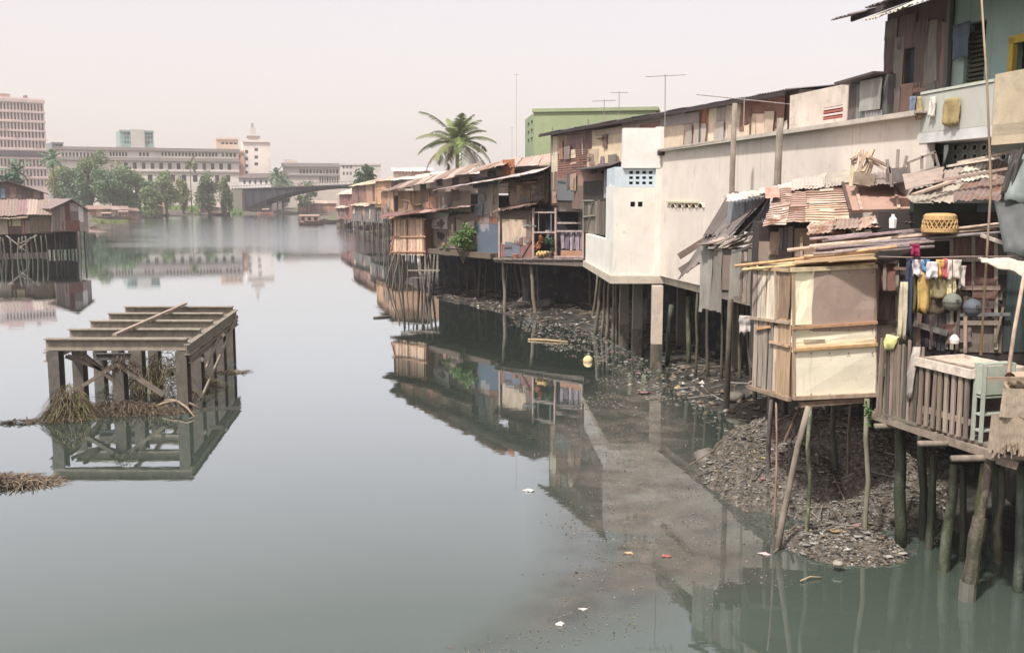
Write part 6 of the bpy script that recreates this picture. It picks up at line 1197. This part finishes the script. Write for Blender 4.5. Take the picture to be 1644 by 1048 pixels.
# green cabinet at the near end
gc = T('green_cabinet', 'pale green open cabinet at the near end of the slatted counter', 'cabinet', Wk.p(sb + .12, 2.47, -.35)); GC = (164, 172, 158)
p0, p1, p2, p3 = Wk.p(sb + .06, 0, .02), Wk.p(sb + .22, 0, .02), Wk.p(sb + .22, 0, -.5), Wk.p(sb + .06, 0, -.5)
for p in (p0, p1, p2, p3): bar(gc, p + V((0, 0, 2.47)), p + V((0, 0, 3.62)), .045, .045, GC, 'corner_post', 'plain')
for z in (2.62, 2.86, 3.12, 3.6):
    mm = M(); mm.prism([(p.x, p.y) for p in (p0, p1, p2, p3)], z, z + .025); mm.build('shelf' if z < 3.5 else 'top', 'plain', gc, GC)
for a, b_ in ((p0, p1), (p1, p2)): mm = M(); mm.bar(a + V((0, 0, 3.38)), b_ + V((0, 0, 3.38)), .02, .42); mm.build('upper_panel', 'plain', gc, (168, 176, 160))
mm = M(); mm.bar(p3 + V((0, 0, 3.0)), p2 + V((0, 0, 3.0)), .02, 1.0); mm.build('back_panel', 'plain', gc, (96, 112, 108))
# woven mat hung over the front, with its rolled top
Wm = Wall(Q(1586, 660, 13.75).xy, Q(1672, 660, 13.6).xy)
t = T('woven_mat', 'ragged woven mat hanging over the near deck rail', 'mat', Wm.p(.4, 2.46))
def matsheet(r, col, name, out, rag):
    s0, z0, s1, z1 = Wm.rect(r); mm = M(); vs = []; nu, nv = 30, 14
    for j in range(nv + 1):
        for i in range(nu + 1):
            u, v = i / nu, j / nv; e = (1 - v) * .06 * (u - .5); vs.append(Wm.p(lerp(s0, s1, u) + e, lerp(z0, z1, v) + (R.uniform(-rag, rag * .6) if j == 0 else 0), out + .025 * math.sin(u * 11 + v * 2) * (1.1 - v) + .012 * mnoise.noise(V((u * 5, v * 5, s0)))))
    Wd = nu + 1; k = len(vs); vs += [p - Wm.n * .012 for p in vs]
    fs = [(j * Wd + i, j * Wd + i + 1, (j + 1) * Wd + i + 1, (j + 1) * Wd + i) for j in range(nv) for i in range(nu)]; fs += [tuple(x + k for x in reversed(f)) for f in fs]
    mm.add(vs, fs); return mm.build(name, 'weave', t, col, smooth=True)
matsheet((1606, 622, 1668, 668), (176, 158, 138), 'upper_mat', .1, .01); lm_ = matsheet((1588, 664, 1668, 722), (168, 150, 130), 'lower_mat', .08, .09)
for k in range(26): Wm.panel(lm_, (1588 + k * 3.1, 710, 1589.6 + k * 3.1, 727 + R.uniform(-8, 6)), 'f', (170, 150, 130), m='weave', out=.085, name='fringe', sk=.015)
bar(t, Wm.p(-.05, 3.5, .04), Wm.p(.7, 3.52, .04), .05, .05, (150, 130, 110), 'hanging_rail')
mm = M(); a = Q(1622, 612, 13.8); mm.tube([a, a + V((.9, .25, .02))], [.13, .13], 12, cap=False); mm.tube([a + V((.02, 0, 0)), a + V((.9, .25, .02))], [.07, .07], 10, cap=True); tag(mm.build('rolled_mat', 'weave', None, (190, 166, 140), smooth=True), 'rolled straw mat lying above the hanging mat', 'mat')
mm = M(); a, b_ = Q(1607, 640, 13.9), Q(1648, 420, 14.05); mm.tube([a - V((0, 0, .7)), lerp(a, b_, .5) + V((.01, 0, 0)), b_], [.03, .028, .024], 8); tag(mm.build('bamboo_pole', 'pole', None, (206, 176, 156), smooth=True), 'pale bamboo pole leaning up from the hanging mat', 'pole')
# dark tarpaulins at the right edge
def drape(label, pts, col, name='tarpaulin', t=.02, group=None, cat='tarpaulin', m='tarp', n=10, bul=.12):
    a, b_, c_, d_ = [V(p) for p in pts]; nn = (b_ - a).cross(d_ - a).normalized(); vs = []
    for j in range(n + 1):
        for i in range(n + 1):
            u, v = i / n, j / n; p = lerp(lerp(a, b_, u), lerp(d_, c_, u), v); vs.append(p + nn * (bul * math.sin(u * math.pi) * math.sin(v * math.pi) + .05 * mnoise.noise(V((u * 4, v * 3, len(label)))) + .03 * math.sin(u * 14 + v * 3)))
    k = len(vs); Wd = n + 1; vs += [p - nn * t for p in vs]; fs = []
    for j in range(n):
        for i in range(n): q = (j * Wd + i, j * Wd + i + 1, (j + 1) * Wd + i + 1, (j + 1) * Wd + i); fs += [q, tuple(x + k for x in reversed(q))]
    for i in range(n): fs += [(i + 1, i, i + k, i + 1 + k), (n * Wd + i, n * Wd + i + 1, n * Wd + i + 1 + k, n * Wd + i + k), (i * Wd, (i + 1) * Wd, (i + 1) * Wd + k, i * Wd + k), ((i + 1) * Wd + n, i * Wd + n, i * Wd + n + k, (i + 1) * Wd + n + k)]
    mm = M(); mm.add(vs, fs); return tag(mm.build(name, m, None, col, smooth=True), label, cat, group)
drape('dark grey tarpaulin hanging at the right edge below the pale roof', [Q(1612, 404, 15.3), Q(1700, 420, 15), Q(1700, 318, 15.6), Q(1596, 322, 16)], (84, 88, 88))
drape('pale grey-green sack cover bulging above the dark tarpaulin', [Q(1612, 322, 15.8), Q(1700, 326, 15.4), Q(1700, 244, 16), Q(1620, 250, 16.3)], (128, 138, 134), bul=.25)
drape('black plastic sheet edging the grey-green cover', [Q(1606, 312, 15.9), Q(1622, 316, 15.8), Q(1644, 240, 15.9), Q(1626, 240, 16.2)], (62, 60, 56), bul=.1, m='tarp')
drape('dirty white cloth slung over a line above the mat', [Q(1576, 420, 15.2), Q(1665, 448, 14.6), Q(1665, 424, 14.8), Q(1570, 414, 15.4)], (206, 196, 182), name='hanging_cloth', cat='cloth', m='cloth', bul=.1)
# washing line and clothes
Wc = Wall(Q(1405, 420, 17.3).xy, Q(1600, 420, 16.9).xy)
a, b_ = Q(1405, 412, 17.3), Q(1644, 412, 16.6); mm = M(); mm.tube([a, lerp(a, b_, .35) - V((0, 0, .02)), lerp(a, b_, .6), b_], .012, 5); tag(mm.build('clothes_line', 'plain', None, (150, 128, 120)), 'thin line strung between hut and shack with the washing', 'clothesline')
for lab, r, c, o in (('dark blue trousers hanging nearest the cream hut', (1452, 414, 1464, 540), (62, 74, 96), .02), ('pale cream cloth strip hanging left of the trousers', (1442, 452, 1455, 545), (206, 194, 166), .06), ('olive towel behind the yellow cloth', (1464, 440, 1482, 502), (112, 104, 66), -.03), ('bright yellow cloth in the middle of the washing', (1472, 436, 1492, 500), (206, 170, 98), .08), ('khaki shorts hanging right of the yellow cloth', (1491, 440, 1522, 479), (146, 132, 98), .08), ('dark brown cloth hanging below the khaki shorts', (1490, 470, 1516, 505), (98, 84, 70), .02), ('white bundled shirt at the left of the washing', (1463, 416, 1480, 442), (224, 216, 220), .10), ('light blue shirt bundled beside the white one', (1478, 416, 1490, 434), (96, 150, 196), .12), ('white round cap in the middle of the washing', (1484, 419, 1502, 445), (228, 222, 226), .17), ('orange and yellow shirt bundled on the line', (1500, 416, 1513, 444), (232, 186, 96), .12), ('red-pink shirt bundled on the line', (1510, 414, 1524, 446), (206, 100, 108), .11), ('white blouse at the right end of the bundled washing', (1518, 416, 1540, 448), (226, 212, 202), .13), ('pale yellow baby cloth hanging below the white blouse', (1519, 446, 1532, 474), (226, 214, 168), .09), ('white cloth hung by the door at the right end of the line', (1538, 426, 1549, 462), (216, 208, 200), .05)):
    hang(lab, Wc, r, c, o, 4, fold=.035, bot=.03)
hang('magenta rag on the roof poles above the washing', Wc, (1460, 391, 1474, 412), (168, 44, 92), .16, 3, fold=.04, bot=.05)
drape('yellow plastic bag tucked on the picket fence top', [Wk.p(Wk.sz(1426, 550)[0], Wk.sz(1426, 562)[1], .07), Wk.p(Wk.sz(1442, 550)[0], Wk.sz(1440, 560)[1], .07), Wk.p(Wk.sz(1446, 550)[0], Wk.sz(1446, 540)[1], .07), Wk.p(Wk.sz(1428, 550)[0], Wk.sz(1428, 536)[1], .07)], (222, 220, 140), name='plastic_bag', cat='bag', m='plain', n=6, bul=.05)
drape('white rag hanging over the fence next to the counter', [Wk.p(Wk.sz(1462, 600)[0], Wk.sz(1462, 640)[1], .07), Wk.p(Wk.sz(1472, 600)[0], Wk.sz(1472, 640)[1], .07), Wk.p(Wk.sz(1478, 600)[0], Wk.sz(1478, 556)[1], .07), Wk.p(Wk.sz(1470, 600)[0], Wk.sz(1470, 556)[1], .07)], (190, 178, 168), name='hanging_cloth', cat='cloth', m='cloth', n=6, bul=.04)
for lab, px, py, Y, c in (('round grey-green ball hanging below the washing, left of two', 1529, 485, 16.8, (116, 120, 108)), ('round blue-grey ball hanging below the washing, right of two', 1561, 494, 16.7, (92, 97, 106))):
    cc = Q(px, py, Y); r = .155; t = T('hanging_ball', lab, 'ball', cc - V((0, 0, r)), 'round balls hung under the washing line'); mm = M(); mm.lathe(cc, [(r * math.sin(a * .3142) + .001, -r * math.cos(a * .3142)) for a in range(11)], 16); mm.build('shell', 'plain', t, c, smooth=True)
    mm = M(); mm.lathe(cc, [(r * 1.02, -.015), (r * 1.035, 0), (r * 1.02, .015)], 16); mm.build('seam', 'plain', t, tuple(v * .8 for v in c)); mm = M(); mm.tube([cc + V((0, 0, r * .95)), Q(px, 414, Y)], .008, 5); mm.build('cord', 'plain', t, (90, 84, 78)); mm = M(); mm.tube([cc + V((.02, -r * .9, .03)), cc + V((.02, -r * 1.08, .035))], .03, 8); mm.build('valve', 'plain', t, (70, 70, 70))
# woven basket upside down on the roof
cc = Q(1508, 374, 17.4); rb = .30; t = T('woven_basket', 'yellow woven cane basket upturned on the roof poles', 'basket', cc)
mm = M(); mm.lathe(cc, [(rb * .88, .0), (rb * .98, .02), (rb, .08), (rb * .97, .085)], 22); mm.build('rim_band', 'weave', t, (216, 176, 116))
mm = M(); mm.lathe(cc, [(rb * .9, .225), (rb * .9, .30), (rb * .8, .33), (rb * .4, .345), (.01, .345)], 22); mm.build('base_weave', 'weave', t, (214, 174, 114))
mm = M(); mm.lathe(cc, [(rb * .9, .08), (rb * .86, .24)], 22); mm.build('lining', 'dark', t, (112, 84, 56))
for k in range(22):
    a0 = k * 6.2832 / 22
    for s_ in (1, -1):
        a1 = a0 + s_ * .33; p, q = cc + V((math.cos(a0) * rb * .97, math.sin(a0) * rb * .97, .07)), cc + V((math.cos(a1) * rb * .92, math.sin(a1) * rb * .92, .235)); mm = M(); mm.bar(p, q, .022, .012); mm.build('cane_strip', 'weave', t, (210, 168, 108))
cc = Q(1433, 366, 17.6); mm = M(); mm.lathe(cc, [(.06, 0), (.07, .16), (.03, .2), (.03, .24)], 8); tag(mm.build('plastic_bottle', 'plain', None, (222, 222, 222)), 'small white container on the roof poles left of the basket', 'bottle')
cc = Q(1532, 551, 14.6); mm = M(); mm.lathe(cc, [(.06, 0), (.07, .06), (.05, .1), (.02, .13)], 10); tag(mm.build('white_bowl', 'plain', None, (226, 218, 212)), 'white bowl standing on the counter rim', 'bowl')
# scrap on the roofs
t = T('scrap_wood_heap', 'broken timber frame heaped on the roof before the white wall', 'wood pile', Q(1392, 296, 20.9))
for x0, y0, x1, y1 in ((1366, 300, 1370, 250), (1370, 290, 1392, 244), (1376, 246, 1420, 272), (1380, 300, 1384, 240), (1386, 276, 1402, 240), (1366, 256, 1382, 244), (1388, 298, 1400, 262), (1372, 262, 1376, 246), (1394, 252, 1424, 266)): bar(t, Q(x0, y0, 20.8 + R.uniform(-.2, .2)), Q(x1, y1, 20.8 + R.uniform(-.2, .2)), .07, .05, jit((196, 172, 146), .12), 'timber')
bar(t, Q(1368, 286, 20.7), Q(1400, 290, 20.7), .3, .25, (168, 150, 132), 'crate_side')
t = T('broken_chair', 'grey upturned chair lying on the roof right of the broken timber', 'chair', Q(1440, 300, 20))
bar(t, Q(1428, 282, 20), Q(1454, 280, 20), .4, .28, (136, 128, 124), 'seat')
for x0, y0, x1, y1 in ((1428, 278, 1424, 256), (1450, 276, 1456, 250), (1440, 276, 1442, 240), (1432, 300, 1428, 268)): bar(t, Q(x0, y0, 19.9), Q(x1, y1, 19.9), .05, .05, (168, 156, 146), 'leg')
t = T('window_frame_scrap', 'old empty window frame leaning on the roof below the balcony', 'window frame', Q(1490, 275, 19.4))
for x0, y0, x1, y1 in ((1456, 262, 1502, 244), (1458, 282, 1506, 268), (1480, 272, 1480, 250), (1500, 244, 1508, 272), (1458, 262, 1460, 282)): bar(t, Q(x0, y0, 19.4), Q(x1, y1, 19.4), .05, .04, (160, 146, 136), 'frame_bar')
# ================================================================ separate litter one can point at
cc = G(944, 580); mm = M(); mm.lathe(V((cc.x, cc.y, .04)), [(.18 * math.sin(a * .3142) + .001, -.18 * math.cos(a * .3142)) for a in range(11)], 12); tag(mm.build('floating_ball', 'plain', None, (224, 196, 140), smooth=True), 'pale yellow ball floating off the white house pillars', 'ball')
def blob(label, px, py, s, col, name='plastic_bag', cat='bag', flat=.4, z=0., m='plain', group=None):
    c = G(px, py, z); rr = random.Random(px); mm = M(); n, k = 10, 6; vs = []; fs = []
    for j in range(k + 1):
        ph = -math.pi / 2 + math.pi * j / k
        for i in range(n):
            a = 6.2832 * i / n; r = s * (1 + .35 * mnoise.noise(V((math.cos(a) * 1.5 + px, math.sin(a) * 1.5, ph))) + rr.uniform(-.1, .1)); vs.append((c.x + r * math.cos(ph) * math.cos(a), c.y + r * math.cos(ph) * math.sin(a), c.z + r * math.sin(ph) * flat + s * flat * .3))
    for j in range(k):
        for i in range(n): fs.append((j * n + i, j * n + (i + 1) % n, (j + 1) * n + (i + 1) % n, (j + 1) * n + i))
    mm.add(vs, fs); return tag(mm.build(name, m, None, col, smooth=True), label, cat, group)
def litter(label, px, py, s_, col, name, cat):
    c = G(px, py); rr = random.Random(px); n = 11; vs = [(c.x, c.y, .05 * rr.random() + .015)]
    for i in range(n): a = 6.2832 * i / n; r = s_ * rr.uniform(.35, 1.5); vs.append((c.x + math.cos(a) * r * 1.3, c.y + math.sin(a) * r * .9, .008 + rr.random() * s_ * .3))
    fs = [(0, 1 + i, 1 + (i + 1) % n) for i in range(n)]; k = len(vs); vs += [(v[0], v[1], v[2] - .012) for v in vs]; fs += [(f[2] + k, f[1] + k, f[0] + k) for f in fs] + [(1 + (i + 1) % n, 1 + i, 1 + i + k, 1 + (i + 1) % n + k) for i in range(n)]
    mm = M(); mm.add(vs, fs); return tag(mm.build(name, 'plain', None, col), label, cat)
litter('torn white bag floating alone in mid river', 848, 788, .075, (216, 212, 208), 'plastic_bag', 'bag'); litter('pink plastic bag afloat below the white house', 1035, 632, .22, (170, 122, 128), 'plastic_bag', 'bag'); litter('red wrapper floating right of the open water', 1070, 893, .07, (176, 96, 96), 'food_wrapper', 'wrapper'); litter('orange wrapper floating near the red one', 1012, 888, .06, (190, 160, 118), 'food_wrapper', 'wrapper'); litter('white paper scrap near the lower edge of the water', 900, 1003, .05, (214, 210, 204), 'paper_scrap', 'scrap'); litter('pink-white flower-like rag by the islet', 1227, 890, .07, (200, 176, 172), 'floating_rag', 'rag'); litter('small white plastic scrap beside the scum band', 936, 978, .04, (206, 202, 198), 'plastic_scrap', 'scrap')
litter('lilac plastic wrapper at the water edge before the mud', 1025, 600, .16, (160, 130, 138), 'food_wrapper', 'wrapper')
blob('white crumpled bag lying on the rubble islet', 1345, 905, .09, (150, 142, 130), flat=.45, z=.12)
o = blob('big grey sack slumped at the left foot of the rubble heap', 1137, 742, .36, (112, 106, 98), 'grey_sack', 'sack', .62, m='tarp')
cc = G(1138, 738); mm = M(); mm.tube([(cc.x - .25, cc.y - .30, .02), (cc.x - .05, cc.y - .36, .2), (cc.x + .12, cc.y - .2, .36), (cc.x + .2, cc.y, .4)], [.02, .028, .026, .02], 6); tag(mm.build('rope_end', 'pole', None, (112, 96, 84)), 'thick rope lying over the grey sack', 'rope')
for lab, x0, y0, x1, y1, r, c in (('long pale bamboo floating under the balcony house', 848, 545, 912, 549, .05, (190, 160, 120)), ('short floating plank left of the bamboo hut reflection', 600, 510, 628, 508, .06, (120, 110, 104)), ('thin stick lying by the rubble islet', 1285, 932, 1318, 926, .012, (176, 156, 120))):
    a, b_ = G(x0, y0, .03), G(x1, y1, .03); mm = M(); mm.tube([a, lerp(a, b_, .5) + V((0, .05, .02)), b_], [r, r, r * .8], 7); tag(mm.build('driftwood_pole', 'pole', None, c, smooth=True), lab, 'driftwood')
# tyres, rocks and roots on the mud
for k, (px, py, s, c, lab) in enumerate(((880, 492, .55, (96, 90, 84), 'large dark boulder on the mud under the balcony house'), (845, 486, .5, (88, 84, 80), 'dark boulder under the left end of the balcony house'), (1080, 545, .4, (84, 80, 72), 'dark lump of rock behind the white house pillar'), (1180, 640, .28, (96, 90, 82), 'pale stone on the mud flat below the lean-to'))): blob(lab, px, py, s, c, 'boulder', 'rock', .6, z=.25, m='stone')
# ================================================================ haze in the air
hb = M(); hb.box((-2700, -700, -2), (2700, 2700, 62))
m = bpy.data.materials.new('haze'); m.use_nodes = True; MAT['haze'] = m; N = m.node_tree.nodes; N.clear()
ou = N.new('ShaderNodeOutputMaterial'); pv = N.new('ShaderNodeVolumePrincipled'); pv.inputs['Color'].default_value = (.965, .95, .965, 1); pv.inputs['Density'].default_value = .00045; pv.inputs['Anisotropy'].default_value = .0
m.node_tree.links.new(pv.outputs[0], ou.inputs['Volume'])
o = hb.build('haze', 'haze', None); tag(o, 'thin pale haze in the air', None, None, 'stuff')
